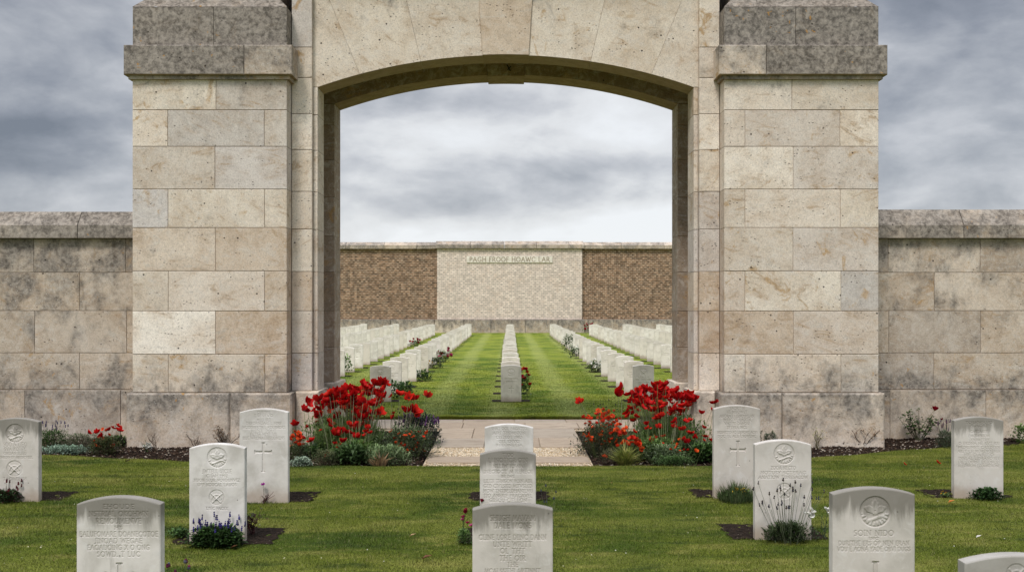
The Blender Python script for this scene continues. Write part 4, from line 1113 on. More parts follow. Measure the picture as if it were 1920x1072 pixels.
GEUM = [small_flower(k, ((.85, .10, .015), (.72, .05, .012), (.55, .02, .01), (.80, .14, .02))[k % 4], (.4, .02, .01), tilt=(.2, .45, .6, .35)[k % 4]) for k in range(6)]
random.seed(21)

def stem_mesh(p0, p1, r0, r1, bend, col):
    mb = MB(); p0 = np.array(p0, float); p1 = np.array(p1, float); m_ = 7; pts = []
    for i in range(m_):
        t = i/(m_-1); q = p0*(1-t)+p1*t; q = q+np.array([bend[0], bend[1], 0])*math.sin(t*math.pi)*.5
        q[0] += (p1[0]-p0[0])*(t**1.6-t)*.6
        pts.append(q)
    tube(mb, pts, np.linspace(r0, r1, m_), 4, col)
    return mb.mesh('stem', m_stem)

def add_flower(root, wp, size, meshes, center=None, stem=None, tilt_amt=.9, nm='flower', base_size=.1):
    """wp: world position"""
    R = root.location; lp = (wp[0]-R.x, wp[1]-R.y, wp[2]-R.z)
    me = meshes[random.randrange(len(meshes))]
    f = ob(nm, me, root, lp); s = size/base_size; f.scale = (s, s, s*random.uniform(1., 1.3))
    f.rotation_euler = (random.uniform(.0, 1.15)*tilt_amt, random.uniform(-.6, .6)*tilt_amt, random.uniform(0, 6.28))
    f.rotation_mode = 'ZYX' if False else 'XYZ'
    if center: ob('flower_center', center, f)
    if stem:
        b, r, col = stem
        o = ob('stem', stem_mesh((b[0]-R.x, b[1]-R.y, b[2]), lp, r, r*.6, (random.uniform(-.03, .03), random.uniform(-.03, .03)), col), root)
    return f

def plant_root(name, label, px, py, cat=None, z=-.03, group=None, d=None):
    x, y = GP(px, py)
    if d: x = (px-CX)*d/F; y = d
    r = empty(name, (x, y, z)); tag(r, label, cat or name.replace('_', ' '), group); return r

def poppy_clump(label, pts, crop, base_px, dd=.32, spread=.6, leaf=(520, .30, .26, .42)):
    root = plant_root('poppy_plant', label, base_px[0], base_px[1], 'poppies', group='red poppies beside the path')
    d0 = root.location.y; xb = root.location.x
    if len(pts) > 30:
        pts = list(pts)+[(a+random.uniform(-38, 38), b+random.uniform(-22, 40), w_*random.uniform(.55, .85)) for a, b, w_ in random.sample(pts, 32)]
    for (cx, cy, w) in pts:
        px, py = PX(cx, cy, crop); d = d0+random.uniform(-dd, dd)
        X_, Z_ = XZ(px, py, d); size = w/crop[2]*d/F*1.24
        size = max(size, .03)
        b = (xb+(X_-xb)*spread+random.uniform(-.03, .03), d+random.uniform(-.05, .05), -.03)
        add_flower(root, (X_, d, Z_), min(size, .135), POP, POPC, (b, .0038, random.choice([(.14, .19, .07), (.18, .21, .10), (.11, .15, .06), (.26, .26, .17)])))
    return root

LP = [(365,293,45),(408,308,75),(420,352,60),(395,400,60),(390,455,70),(590,467,65),(497,530,65),(500,265,70),(560,250,90),(610,255,60),(660,215,80),(715,205,60),(765,212,40),(825,178,70),(875,165,40),(925,160,70),(1000,155,80),(1036,185,60),(850,215,60),(905,220,90),(1005,225,50),(955,222,40),(1040,257,45),(700,250,80),(780,240,70),(870,265,60),(960,270,55),(980,302,60),(490,325,75),(560,300,70),(630,300,80),(700,300,80),(765,330,90),(820,335,80),(915,357,90),(575,355,90),(635,350,70),(510,385,75),(630,395,50),(745,425,60),(850,413,85),(983,430,70),(735,490,40),(785,480,80),(860,470,60),(885,493,40),(757,585,80),(818,548,45),(563,642,85),(765,665,55),(848,743,60),(800,798,45),(742,833,40),(530,250,60),(735,275,60),(800,285,55),(655,330,60),(740,320,55),(540,330,60),(600,230,50)]
LPl = [(283,335,100),(255,410,70),(488,720,55),(437,766,35),(328,702,55),(285,565,30),(416,595,22),(168,548,60)]
LPr = [(1093,270,34),(1168,258,60),(1260,293,75),(1290,300,50),(1328,302,55),(1430,272,64),(1215,410,60),(1275,400,65),(1320,420,85),(1330,455,55),(1250,420,55),(1112,436,28),(1110,468,34)]
RP = [(615,258,70),(695,230,60),(765,220,90),(820,235,60),(840,180,60),(888,175,65),(958,170,60),(915,230,60),(965,215,50),(680,280,80),(755,285,50),(870,275,60),(970,255,60),(1060,232,70),(1055,290,100),(1112,268,55),(1180,268,90),(1205,305,90),(1180,350,70),(1128,368,65),(1072,408,75),(1130,425,55),(1003,428,70),(880,410,90),(930,358,70),(635,312,50),(690,325,80),(740,345,70),(800,345,70),(885,485,60),(868,522,45),(1070,345,30),(700,300,60),(780,320,60),(720,265,50),(860,215,50),(940,200,45),(1000,285,50),(910,290,40),(965,292,45),(820,300,50)]
RPl = [(138,332,60),(540,205,80),(510,270,70),(630,395,60),(595,430,60),(648,440,50),(660,510,52),(605,460,45)]
RPr = [(1428,340,60),(1403,403,32),(1302,438,44),(1323,572,34),(1340,662,42),(1245,665,42),(1405,700,32),(1170,717,48),(850,693,58),(935,663,38)]
r = poppy_clump('dense clump of tall red poppies left of the path', LP, LC, (652, 848))
GL = [(.10, .18, .04), (.145, .23, .06), (.065, .125, .03), (.17, .25, .085)]
def strap(root, n, rad, h, w, cols=GL, name='foliage', lean=.8): return tuft(root, rad, h, n, w, cols, lean, name)
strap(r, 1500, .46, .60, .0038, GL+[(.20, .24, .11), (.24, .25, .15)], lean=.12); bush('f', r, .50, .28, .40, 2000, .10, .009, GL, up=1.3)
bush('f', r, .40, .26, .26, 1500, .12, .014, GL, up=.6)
JL = [(a+random.uniform(-45, 45), b+random.uniform(-25, 70), w_*random.uniform(.6, .95)) for a, b, w_ in random.sample(LP, 52)]
r = poppy_clump('rear red poppies of the left clump, closest to the jamb', JL, LC, (640, 836), dd=.2); bush('f', r, .55, .3, .46, 2600, .10, .010, GL, up=1.2)
JR = [(a+random.uniform(-45, 45), b+random.uniform(-25, 70), w_*random.uniform(.6, .95)) for a, b, w_ in random.sample(RP, 38)]
r = poppy_clump('rear red poppies of the right clump, closest to the jamb', JR, RC, (1252, 834), dd=.2); bush('f', r, .55, .3, .44, 2600, .10, .010, GL, up=1.2)
LOWL = [(random.uniform(480, 1000), random.uniform(470, 850), random.choice([34, 42, 52])) for _ in range(20)]
r = poppy_clump('low red poppies scattered over the front of the left bed', LOWL, LC, (665, 858), spread=.8, dd=.2)
bush('f', r, .34, .2, .24, 1300, .08, .010, GL, up=1.)
LOWR = [(random.uniform(640, 1220), random.uniform(450, 800), random.choice([34, 42, 50])) for _ in range(18)]
r = poppy_clump('low red poppies scattered over the front of the right bed', LOWR, RC, (1228, 856), spread=.8, dd=.2)
bush('f', r, .34, .2, .26, 1300, .08, .010, GL, up=1.)
r = poppy_clump('few leaning red poppies in front of the left jamb plinth', LPl, LC, (596, 850), spread=.45)
bush('f', r, .16, .14, .10, 260, .10, .030, [(.05, .10, .03), (.07, .13, .04)], up=.5)
r = poppy_clump('group of low red poppies at the inner end of the left bed', LPr, LC, (748, 836), spread=.45, dd=.25)
bush('f', r, .2, .2, .22, 900, .06, .010, [(.03, .06, .02), (.05, .08, .03)], up=.6)
r = poppy_clump('dense clump of tall red poppies right of the path', RP, RC, (1246, 845))
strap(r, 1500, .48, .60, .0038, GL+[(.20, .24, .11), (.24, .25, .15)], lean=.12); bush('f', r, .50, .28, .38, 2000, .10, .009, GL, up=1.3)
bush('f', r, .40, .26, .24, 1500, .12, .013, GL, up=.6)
r = poppy_clump('few red poppies leaning towards the path on the right side', RPl, RC, (1166, 840), spread=.4)
bush('f', r, .12, .12, .2, 300, .07, .010, GL, up=.7)
r = poppy_clump('scattered red poppies between the right clump and the tall cross headstone', RPr, RC, (1312, 853), spread=.35)
bush('f', r, .26, .2, .2, 1300, .05, .012, [(.02, .045, .014), (.035, .07, .02)], up=.5)

def geum(label, pts, base_px, crop, rx, ry, h, nleaf, cols, d=None, size=(.030, .055)):
    root = plant_root('geum_plant', label, base_px[0], base_px[1], 'flowering plant', d=d)
    d0 = root.location.y; xb = root.location.x
    for (cx, cy, w) in pts:
        px, py = PX(cx, cy, crop); dd = d0+random.uniform(-.3, .3); X_, Z_ = XZ(px, py, dd)
        b = (xb+(X_-xb)*.6, dd, -.03)
        add_flower(root, (X_, dd, max(Z_, .02)), w/crop[2]*dd/F*1.25, GEUM, None, (b, .002, (.07, .09, .03)) if Z_ > .1 else None, base_size=.04)
    bush('f', root, rx, ry, h, nleaf, .045, .009, cols, up=.7)
    return root
rnd = random.Random(5)
gl = []
while len(gl) < 62:
    x = rnd.gauss(1230, 110); y = rnd.uniform(575, 860)
    if 980 < x < 1440 and y > 575+abs(x-1250)*.15: gl.append((x, y, rnd.choice([20, 26, 32, 38])))
geum('low orange red flowers and pale stems along the left edge of the path', gl, (762, 852), LC, .38, .36, .40, 3200, [(.07, .10, .04), (.10, .13, .06), (.05, .08, .03)])
gl = [(rnd.gauss(165, 40), rnd.uniform(610, 745), rnd.choice([28, 36, 46])) for _ in range(24)]; gl = [g for g in gl if 112 < g[0] < 255]
geum('orange poppies peeking out behind the tall cross headstone', gl, (556, 856), LC, .18, .18, .22, 700, [(.07, .10, .04), (.10, .12, .06)])
gl = []
while len(gl) < 95:
    t = rnd.random(); x = 190+t*330+rnd.gauss(0, 45); y = rnd.uniform(470, 750)+(0 if t > .3 else -20)
    if 165 < x < 600: gl.append((x, y, rnd.choice([22, 28, 34, 42])))
geum('mass of scarlet and orange flowers at the path edge of the right bed', gl, (1130, 848), RC, .38, .36, .42, 3000, [(.03, .06, .02), (.06, .08, .03), (.08, .06, .03)])
gl = [(rnd.uniform(300, 460), rnd.uniform(395, 500), rnd.choice([28, 36, 50])) for _ in range(18)]+[(505,488,22),(466,416,26),(437,458,30)]
geum('dark red flowering plant behind the scarlet flowers of the right bed', gl, (1137, 832), RC, .22, .16, .38, 1100, [(.03, .07, .02), (.05, .10, .04)])
gl = [(rnd.uniform(480, 720), rnd.uniform(580, 760), rnd.choice([40, 52, 62])) for _ in range(18)]
geum('bright orange flowers at the front of the right bed', gl, (1178, 858), RC, .20, .15, .22, 800, [(.06, .09, .03), (.10, .12, .04)])
gl = [(x, y, w) for x, y, w in ((1247,800,46),(1092,685,28),(1070,742,50),(1143,785,26),(1175,790,30),(1035,708,32),(933,722,24),(1348,850,46),(1010,778,24),(1098,790,22),(975,748,18),(1070,808,26),(820,580,24),(1320,690,30),(1385,690,30),(720,780,40),(745,775,34),(690,735,18),(373,848,46))]
geum('small red flowers among the grey green mound of the right bed', gl, (1262, 862), RC, .30, .16, .12, 700, [(.05, .08, .03), (.08, .11, .05)])

def generic_bush(name, label, px, py, rx, ry, h, n, L, W, cols, up=.5, cat=None, z=-.03, d=None, lumps=4, droop=.3, group=None):
    r = plant_root(name, label, px, py, cat, z, group, d); bush('f', r, rx, ry, h, n, L, W, cols, up, lumps, droop=droop); return r
SIL = [(.24, .30, .22), (.30, .36, .28), (.18, .24, .17)]; GG = [(.17, .24, .10), (.22, .28, .14), (.11, .17, .07)]
YG = [(.22, .25, .05), (.30, .29, .08), (.14, .18, .04)]; DG = [(.03, .07, .015), (.05, .10, .022), (.07, .13, .035)]
generic_bush('silver_ragwort', 'small silver leaved plant at the left bed corner behind the lawn edge', 565, 872, .13, .12, .13, 800, .035, .012, SIL, .6, 'plant')
generic_bush('heather_mound', 'round grey green heather mound in the left poppy bed', 609, 868, .16, .14, .20, 1600, .03, .004, [(.10, .12, .05), (.14, .15, .07), (.07, .09, .04)], .8, 'plant')
generic_bush('sage_plant', 'pale grey green feathery plant below the left poppies', 727, 866, .28, .2, .24, 2300, .05, .006, GG, .9, 'plant')
generic_bush('thistle_plant', 'dark green plant with long jagged leaves in front of the left poppies', 656, 864, .22, .18, .18, 420, .15, .020, [(.045, .085, .025), (.07, .12, .04)], .8, 'plant')
generic_bush('sage_mound', 'soft grey green mound at the front of the right bed', 1243, 860, .24, .17, .22, 2600, .03, .008, GG+[(.19, .24, .16)], .7, 'plant')
generic_bush('green_cushion', 'bright green cushion plant on the lawn side of the grey green mound', 1264, 868, .24, .12, .12, 1500, .035, .006, [(.06, .12, .03), (.09, .15, .05)], .9, 'plant')
r = plant_root('iris_tuft', 'yellow green spiky tuft at the front of the right bed', 1172, 868, 'plant'); tuft(r, .17, .30, 420, .005, YG, .7)
generic_bush('heather_mound', 'brownish wispy mound at the inner front of the right bed', 1142, 862, .15, .13, .17, 1100, .03, .003, [(.10, .09, .05), (.08, .09, .04)], .9, 'plant')
generic_bush('leafy_plant', 'dark leafy plant beside the tall cross headstone in the right bed', 1322, 860, .22, .16, .22, 1100, .06, .016, DG, .5, 'plant')
# dry straw leaves in left bed
r = plant_root('withered_plant', 'withered brown strap leaves at the front of the left bed', 712, 872, 'plant'); tuft(r, .16, .26, 26, .011, [(.30, .19, .10), (.22, .14, .07)], .5)
# broad leaf
generic_bush('dock_plant', 'single plant with broad rounded green leaves at the left jamb', 584, 850, .10, .08, .13, 14, .15, .055, [(.05, .11, .04)], .5, 'plant')

def spikes(root, n, rad, hlo, hhi, col_sp, col_st, sp_len=.05, sp_r=.009, lean=.25, xo=0, nm='flower_spike'):
    """stems each ending in a flower spike; stem + spike as separate parts"""
    for _ in range(n):
        a = random.uniform(0, 6.28); rr = random.random()**.6*rad; h = random.uniform(hlo, hhi)
        x0, y0 = math.cos(a)*rr*.35, math.sin(a)*rr*.35; x1, y1 = math.cos(a)*rr*(1+lean)+xo, math.sin(a)*rr*(1+lean)*.7
        mb = MB(); pts = [(x0, y0, 0), (x0*.5+x1*.5-.004, y0*.5+y1*.5, h*.5), (x1, y1, h)]
        tube(mb, pts, [.0022, .0018, .0013], 3, col_st); st = mb.build('stem', m_stem, root)
        mb = MB()
        k = max(2, int(sp_len/.012))
        for j in range(k):
            zz_ = h+j*sp_len/k; ball(mb, (x1+random.uniform(-.002, .002), y1, zz_), sp_r*(1-.45*j/k)*random.uniform(.8, 1.15), np.array(random.choice(col_sp))*random.uniform(.7, 1.3), 5, 1.1)
        mb.build(nm, m_petal, root)

# purple wallflowers left of path
r = plant_root('wallflower', 'dark leafed plant with purple flowers beside the left path edge', 783, 830, 'flowering plant')
bush('f', r, .34, .3, .46, 3200, .05, .008, [(.03, .05, .03), (.05, .07, .045), (.02, .03, .02)], .9)
spikes(r, 46, .24, .28, .42, [(.10, .035, .13), (.06, .02, .08), (.20, .08, .26)], (.05, .06, .04), .05, .012)
# spindly buds in front of lawn, right
r = plant_root('knapweed_plant', 'thin dark budded stems rising above the scarlet flowers on the right', 1128, 838, 'plant')
spikes(r, 14, .28, .5, .66, [(.03, .025, .04)], (.10, .12, .06), .012, .008)
r = plant_root('knapweed_plant', 'thin dark seed heads right of the tall left poppies', 728, 838, 'plant')
spikes(r, 22, .26, .42, .62, [(.02, .018, .02)], (.10, .11, .06), .014, .009)

# ---- beds along the side walls (left wing)
r = generic_bush('lavender_plant', 'dark green plant with blue spikes by the left wall behind the badge headstone', 98, 836, .26, .16, .26, 2000, .035, .006, DG, .9, 'plant')
spikes(r, 14, .2, .26, .36, [(.04, .03, .12)], (.04, .06, .03), .04, .009)
generic_bush('heather_mound', 'long grey brown heather cushion along the foot of the left wall', 152, 838, .40, .18, .22, 2600, .035, .005, [(.16, .17, .11), (.22, .20, .14), (.08, .11, .05)], .9, 'plant')
generic_bush('silver_ragwort', 'flat silver green creeping plant in the left wall bed', 118, 846, .34, .15, .11, 2000, .035, .009, [(.17, .25, .18), (.24, .32, .24)], .4, 'plant')
gl = [(869+0, 0, 0)]
pts = [(885,278,38),(980,274,45),(1033,238,28),(1098,250,38),(1138,232,40),(1187,212,40),(1200,258,50),(1095,294,30),(1030,315,50),(953,357,26),(955,390,22),(1065,375,28),(1120,410,44),(1040,330,28),(1000,420,26),(1070,258,30),(960,400,24)]
C3 = (0, 760, 5.36)
rr_ = plant_root('poppy_plant', 'small red poppies against the left wall beside the buttress plinth', 196, 848, 'poppies')
for cx, cy, w in pts:
    px, py = PX(cx, cy, C3); dd = rr_.location.y+random.uniform(-.1, .2); X_, Z_ = XZ(px, py, dd)
    add_flower(rr_, (X_, dd, Z_), w/5.36*dd/F*1.25, POP if w > 30 else GEUM, None, ((rr_.location.x+(X_-rr_.location.x)*.5, dd, -.02), .002, (.09, .10, .05)), base_size=.1 if w > 30 else .04)
bush('f', rr_, .20, .16, .24, 1500, .04, .007, [(.04, .06, .02), (.07, .09, .03), (.09, .08, .03)], .8)
generic_bush('leafy_plant', 'low dark foliage in the corner of left wall and buttress', 216, 834, .22, .14, .16, 800, .05, .010, DG+[(.10, .09, .07)], .7, 'plant')
def twig_plant(name, label, px, py, h, spread, nbr, col, leafcols=None, nleaf=0, L=.03, W=.008, d=None, cat='plant', rose=None, z=-.02):
    r = plant_root(name, label, px, py, cat, z=z, d=d); mb = MB(); tips = []
    for i in range(nbr):
        a = random.uniform(-1, 1); b = random.uniform(-.5, .5); hh = h*random.uniform(.6, 1.)
        p = [(random.uniform(-.02, .02), random.uniform(-.02, .02), 0)]
        for j in range(1, 6):
            t = j/5; p.append((a*spread*t**.9+random.uniform(-.012, .012), b*spread*t, hh*t))
        tube(mb, p, np.linspace(.006, .0025, 6), 4, col); tips += p[2:]
        for _ in range(2):
            q = p[random.randrange(2, 5)]; e = (q[0]+random.uniform(-.09, .09), q[1]+random.uniform(-.05, .05), q[2]+random.uniform(.03, .11)); tube(mb, [q, e], [.003, .002], 3, col); tips.append(e)
    mb.build('branch', m_stem, r)
    if nleaf:
        P = np.array(tips)[RNG.integers(0, len(tips), nleaf)]+RNG.normal(0, .014, (nleaf, 3))
        mb = MB(); leaves(mb, P, rdir(nleaf, .35), RNG.uniform(.6, 1.3, nleaf)*L, RNG.uniform(.7, 1.3, nleaf)*W, leafcols, droop=.5); mb.build('foliage', m_leaf, r)
    return r, tips
twig_plant('dry_stems', 'thin bare dry stems in the mulch before the left buttress', 294, 842, .26, .13, 4, (.10, .07, .05), [(.06, .04, .03)], 12, .02, .006)
r, _ = twig_plant('white_flower', 'small cluster of white flowers in the mulch before the left buttress', 276, 843, .10, .06, 4, (.06, .09, .04), GL, 26, .03, .008)
WH = [small_flower(40+k, (.75, .74, .70), (.6, .6, .5)) for k in range(3)]
for i in range(16): add_flower(r, (r.location.x+random.uniform(-.05, .05), r.location.y+random.uniform(-.03, .03), random.uniform(.0, .09)), .05, WH, base_size=.04)
BR = [(.12, .06, .03), (.16, .09, .04), (.06, .05, .025)]
twig_plant('barberry_shrub', 'reddish brown leaved shrub left of the tall cross headstone', 424, 838, .30, .22, 7, (.09, .06, .04), BR, 170, .035, .010)
twig_plant('leafy_plant', 'small brownish sprig against the left buttress plinth', 366, 838, .18, .08, 4, (.09, .06, .04), BR, 40, .03, .008)
twig_plant('dry_stems', 'dark sprig showing above the left edge headstone', 38, 832, .46, .06, 3, (.05, .035, .03), [(.04, .025, .025)], 34, .03, .010)
# right wing
generic_bush('lavender_plant', 'grey green lavender bush behind the tall cross headstone on the right', 1442, 836, .18, .13, .24, 1000, .05, .005, [(.08, .12, .06), (.11, .15, .09)], 1.4, 'plant')
twig_plant('young_shoots', 'pair of upright yellow green shoots at the right buttress foot', 1532, 838, .24, .09, 4, (.12, .10, .05), YG, 44, .035, .010)
twig_plant('barberry_shrub', 'small twiggy shrub with few brown leaves at the right buttress corner', 1617, 836, .26, .24, 7, (.09, .055, .035), [(.07, .08, .03), (.14, .07, .03)], 70, .035, .012)
r, tips = twig_plant('rose_bush', 'green rose bush with one crimson rose against the right wall', 1722, 826, .46, .26, 11, (.07, .07, .035), [(.045, .085, .02), (.07, .12, .03), (.03, .055, .018)], 420, .05, .017, cat='rose bush')
ROSE = [small_flower(60, (.42, .01, .03), (.25, .004, .02), .02, 7, .6)]
for px, py, w in ((1752, 769, 12), (1766, 787, 6)):
    X_, Z_ = XZ(px, py, r.location.y); add_flower(r, (X_, r.location.y, Z_), w*r.location.y/F*1.2, ROSE, None, ((r.location.x+.05, r.location.y, .2), .003, (.06, .08, .03)), .5, base_size=.04)
r = generic_bush('lavender_plant', 'purplish lavender next to the rose bush', 1774, 838, .14, .12, .26, 1000, .045, .005, [(.08, .11, .06), (.10, .12, .08)], 1.3, 'plant')
spikes(r, 22, .12, .26, .38, [(.09, .06, .10), (.13, .07, .09)], (.07, .09, .05), .05, .008)
generic_bush('leafy_plant', 'green leafy tip at the right edge against the wall', 1916, 830, .14, .1, .30, 400, .05, .012, GL, .8, 'plant')
generic_bush('leafy_plant', 'low red tinged leaves in the corner of right wall and buttress', 1508, 842, .10, .08, .06, 120, .03, .010, BR, .6, 'plant')

# ---- plants at the front headstones
r = generic_bush('lavender_plant', 'leafy clump with violet lavender spikes at the foot of the badge headstone', 405, 1024, .215, .10, .16, 2200, .045, .015, [(.03, .07, .015), (.05, .10, .025), (.02, .045, .012)], .5, 'lavender', 0)
spikes(r, 40, .20, .13, .225, [(.035, .03, .16), (.06, .05, .22), (.03, .02, .09)], (.05, .08, .03), .045, .0085)
twig_plant('heuchera_plant', 'dark red leaved plant right of the lavender headstone', 473, 1003, .17, .08, 5, (.09, .03, .03), [(.07, .012, .015), (.04, .01, .012), (.05, .05, .02)], 80, .045, .017, z=0)
r, _ = twig_plant('pink_flower', 'thin stem with one magenta flower before the left cross headstone', 496, 943.5, .10, .10, 5, (.07, .03, .03), [(.05, .02, .02)], 14, .02, .007, z=0, d=9.83)
MG = [small_flower(70, (.35, .03, .30), (.2, .02, .16), .02, 6, .4)]
X_, Z_ = XZ(493.5, 909, 9.80); add_flower(r, (X_, 9.80, Z_), .045, MG, None, ((r.location.x, 9.81, 0), .0022, (.06, .05, .03)), base_size=.04)
r = generic_bush('wallflower', 'dark crimson flowering plant at the foot of the left edge headstone', 8, 941, .17, .09, .12, 1300, .04, .010, [(.03, .06, .018), (.06, .02, .02), (.05, .09, .04)], .7, 'flowering plant', 0)
spikes(r, 24, .17, .10, .21, [(.11, .008, .018), (.07, .006, .012)], (.06, .08, .03), .03, .010)
r = plant_root('wallflower', 'small pink and slate blooms right of the large stained headstone', 334, 1100, 'flowering plant', 0, d=6.35)
spikes(r, 9, .06, .22, .33, [(.20, .03, .09), (.10, .10, .13), (.12, .02, .06)], (.06, .08, .04), .022, .011)
bush('f', r, .09, .06, .2, 260, .04, .007, GL, .9)
r = plant_root('pink_flower', 'pink and crimson blooms beside the centre file headstones', 870, 1019, 'flowering plant', 0)
bush('f', r, .055, .05, .12, 260, .035, .008, GL, .9)
PK = [small_flower(80+k, ((.55, .05, .18), (.20, .008, .02), (.6, .12, .3))[k], (.3, .01, .06), .02, 6, .5) for k in range(3)]
for px, py, k in ((874, 957, 1), (869, 970, 0), (877, 981, 0), (884, 986, 2), (868, 975, 2), (903, 940, 1), (872, 962, 1)):
    X_, Z_ = XZ(px, py, r.location.y-.02); add_flower(r, (X_, r.location.y-.02, Z_), .042, [PK[k]], None, ((r.location.x, r.location.y, 0), .002, (.05, .08, .03)), .5, base_size=.04)
r = plant_root('lavender_plant', 'few thin lavender stems right of the centre headstones', 1034, 1000, 'plant', 0, d=8.6)
spikes(r, 7, .09, .16, .40, [(.07, .075, .10)], (.11, .13, .07), .018, .008)
r = plant_root('rosemary_bush', 'upright green rosemary at the foot of the right cross headstone', 1380, 938.5, 'rosemary', 0)
tuft(r, .20, .22, 900, .0035, [(.06, .10, .035), (.09, .13, .05), (.12, .15, .07)], .35, base=.85)
bush('f', r, .17, .07, .09, 500, .045, .014, [(.07, .13, .03), (.10, .16, .04), (.04, .08, .02)], .5)
mb = MB(); leaves(mb, np.column_stack([RNG.normal(.02, .035, 26), np.full(26, -.06), RNG.uniform(.03, .13, 26)]), rdir(26, .5), .04, .012, [(.55, .36, .03)]); mb.build('yellow_leaf', m_leaf, r)
r = plant_root('lavender_plant', 'tall open lavender with dark seed heads before the badge headstone on the right', 1478, 1016, 'lavender', 0)
spikes(r, 44, .27, .26, .52, [(.045, .04, .05), (.07, .07, .09), (.06, .045, .035)], (.10, .115, .07), .030, .0085, .1)
bush('f', r, .20, .09, .16, 1300, .05, .006, [(.05, .08, .03), (.08, .11, .045), (.035, .06, .02)], 1.2)
for px, py in ((1519, 957), (1522, 966), (1514, 963), (1526, 962), (1519, 970)):
    X_, Z_ = XZ(px, py, r.location.y-.05); add_flower(r, (X_, r.location.y-.05, Z_), .05, WH, base_size=.04)
r2, _ = twig_plant('white_flower', 'single white flower on a stem between two right headstones', 1545, 1008, .12, .03, 2, (.06, .08, .04), GL, 12, .03, .006, z=0)
for px, py in ((1549, 955), (1553, 958)):
    X_, Z_ = XZ(px, py, r2.location.y); add_flower(r2, (X_, r2.location.y, Z_), .048, WH, None, ((r2.location.x, r2.location.y, 0), .002, (.06, .08, .04)), base_size=.04)
generic_bush('green_cushion', 'small dark green cushion at the foot of the far right headstone', 1850, 936.5, .145, .06, .115, 900, .035, .012, [(.03, .07, .02), (.05, .10, .03)], .7, 'plant', 0)
r = plant_root('pansy_plant', 'tiny yellow flowers left of the far right headstone', 1777, 932, 'flowering plant', .01)
YE = [small_flower(90, (.6, .36, .03), (.4, .2, .01), .016, 5, .3)]
for i in range(9): add_flower(r, (r.location.x+random.uniform(-.08, .07), r.location.y+random.uniform(-.03, .03), random.uniform(.02, .06)), .032, YE, base_size=.04)
bush('f', r, .08, .04, .03, 90, .03, .007, GL, .6)
generic_bush('leafy_plant', 'low dark seedlings in the soil patch left of the lavender headstone', 338, 1006, .08, .08, .07, 260, .035, .011, DG, .6, 'plant', 0)

# ---- small plants among the rows beyond the arch
def far_plant(label, px, py, rx, h, n, cols, fl=None, nf=0, cat='plant', d=None, fs=.08):
    r = plant_root('grave_plant', label, px, py, cat, 0, d=d); bush('f', r, rx, rx*.7, h, n, .09, .022, cols, .7)
    for i in range(nf):
        add_flower(r, (r.location.x+random.uniform(-rx, rx), r.location.y-rx*.6, random.uniform(h*.4, h*1.2)), fs, [random.choice(fl)], base_size=.04)
far_plant('red roses and leaves right of the first centre row headstone', 984, 744, .13, .5, 260, GL, [ROSE[0], GEUM[2]], 12, 'rose bush', fs=.10)
far_plant('white and pink flowering clump in the first row left of centre', 829, 679, .32, .40, 420, GL, [WH[0], PK[0], PK[1]], 22, 'flowering plant', fs=.14)
far_plant('leafy yellow green plant in the first row left of centre', 818, 690, .25, .34, 300, [(.10, .13, .05), (.05, .08, .03)], [YE[0]], 3)
far_plant('dark green bushy plant in the first row left of centre', 793, 714, .22, .28, 260, DG)
far_plant('dark green plant behind the poppies at the first left row', 738, 746, .26, .36, 340, DG)
far_plant('second dark green plant behind the left poppies, close to the row end', 759, 741, .2, .30, 300, DG)
far_plant('tall leafy plant by the left jamb in the second left row', 650, 701, .16, .55, 200, GL)
far_plant('reddish flowering plant halfway along the second left row', 778, 650, .3, .3, 260, DG, [ROSE[0]], 8, fs=.13)
far_plant('tall dark green plant in the first row right of centre', 1066, 662, .3, .75, 420, DG)
far_plant('dark plant with pale buds in the first row right of centre', 1081, 672, .3, .4, 300, DG, [WH[1]], 6, fs=.10)
far_plant('white flowers on dark leaves in the first row right of centre', 1113, 698, .2, .3, 220, DG, [WH[1]], 10, fs=.11)
far_plant('pale blue flowers in the second row right of centre', 1221, 676, .14, .5, 140, GL, [small_flower(95, (.35, .4, .55), (.3, .3, .5), .02, 6, .4)], 10, fs=.13)
far_plant('red flowering plant at the foot of the far wall', 1101, 626, .4, .6, 260, DG, [ROSE[0]], 10, fs=.18)

# ---- things lying on the lawn
def lying(name, label, cat, px, py, size, col):
    x, y = GP(px, py); mb = MB()
    leaves(mb, np.array([[0, 0, .0]]), np.array([[.95, .1, .28]]), size, size*.35, [col], .5, -.1)
    leaves(mb, np.array([[.01, .01, .0]]), np.array([[.6, -.6, .35]]), size*.6, size*.28, [col], .4, -.1)
    o = mb.build(name, m_leaf, None, (x, y, .018)); tag(o, label, cat)
lying('fallen_leaf', 'brown curled leaf lying left of the nearest centre headstone', 'leaf', 790, 1052, .085, (.12, .05, .02))
lying('fallen_leaf', 'pale straw leaf lying on the lawn left of the centre headstones', 'leaf', 767, 1009, .06, (.36, .24, .12))
lying('fallen_leaf', 'orange leaf below the far right headstone', 'leaf', 1778, 945, .07, (.5, .17, .03))
lying('fallen_leaf', 'brown leaf in front of the lavender headstone', 'leaf', 432, 1031, .06, (.10, .045, .02))
lying('fallen_leaf', 'small dark leaf on the lawn below the left mulch bed', 'leaf', 234, 868, .07, (.05, .03, .02))
lying('fallen_petal', 'small white petal at the right between two headstones', 'petal', 1830, 1011, .05, (.75, .72, .66))
for px, py, w, lb in ((1758, 871, .05, 'red poppy head lying in the grass near the far right headstone'), (1696, 874, .035, 'smaller red bloom in the grass left of the other')):
    x, y = GP(px, py); me = POP[1]; o = ob('fallen_bloom', me, None, (x, y, .025)); o.scale = (w/.1,)*3; o.rotation_euler = (.7, .2, 1); tag(o, lb, 'flower')
def s_specks(n):
    y = RNG.uniform(7.2, 12, n); x = RNG.uniform(-.5, .5, n)*y*1.02
    return np.column_stack([x, y, np.full(n, .02)])
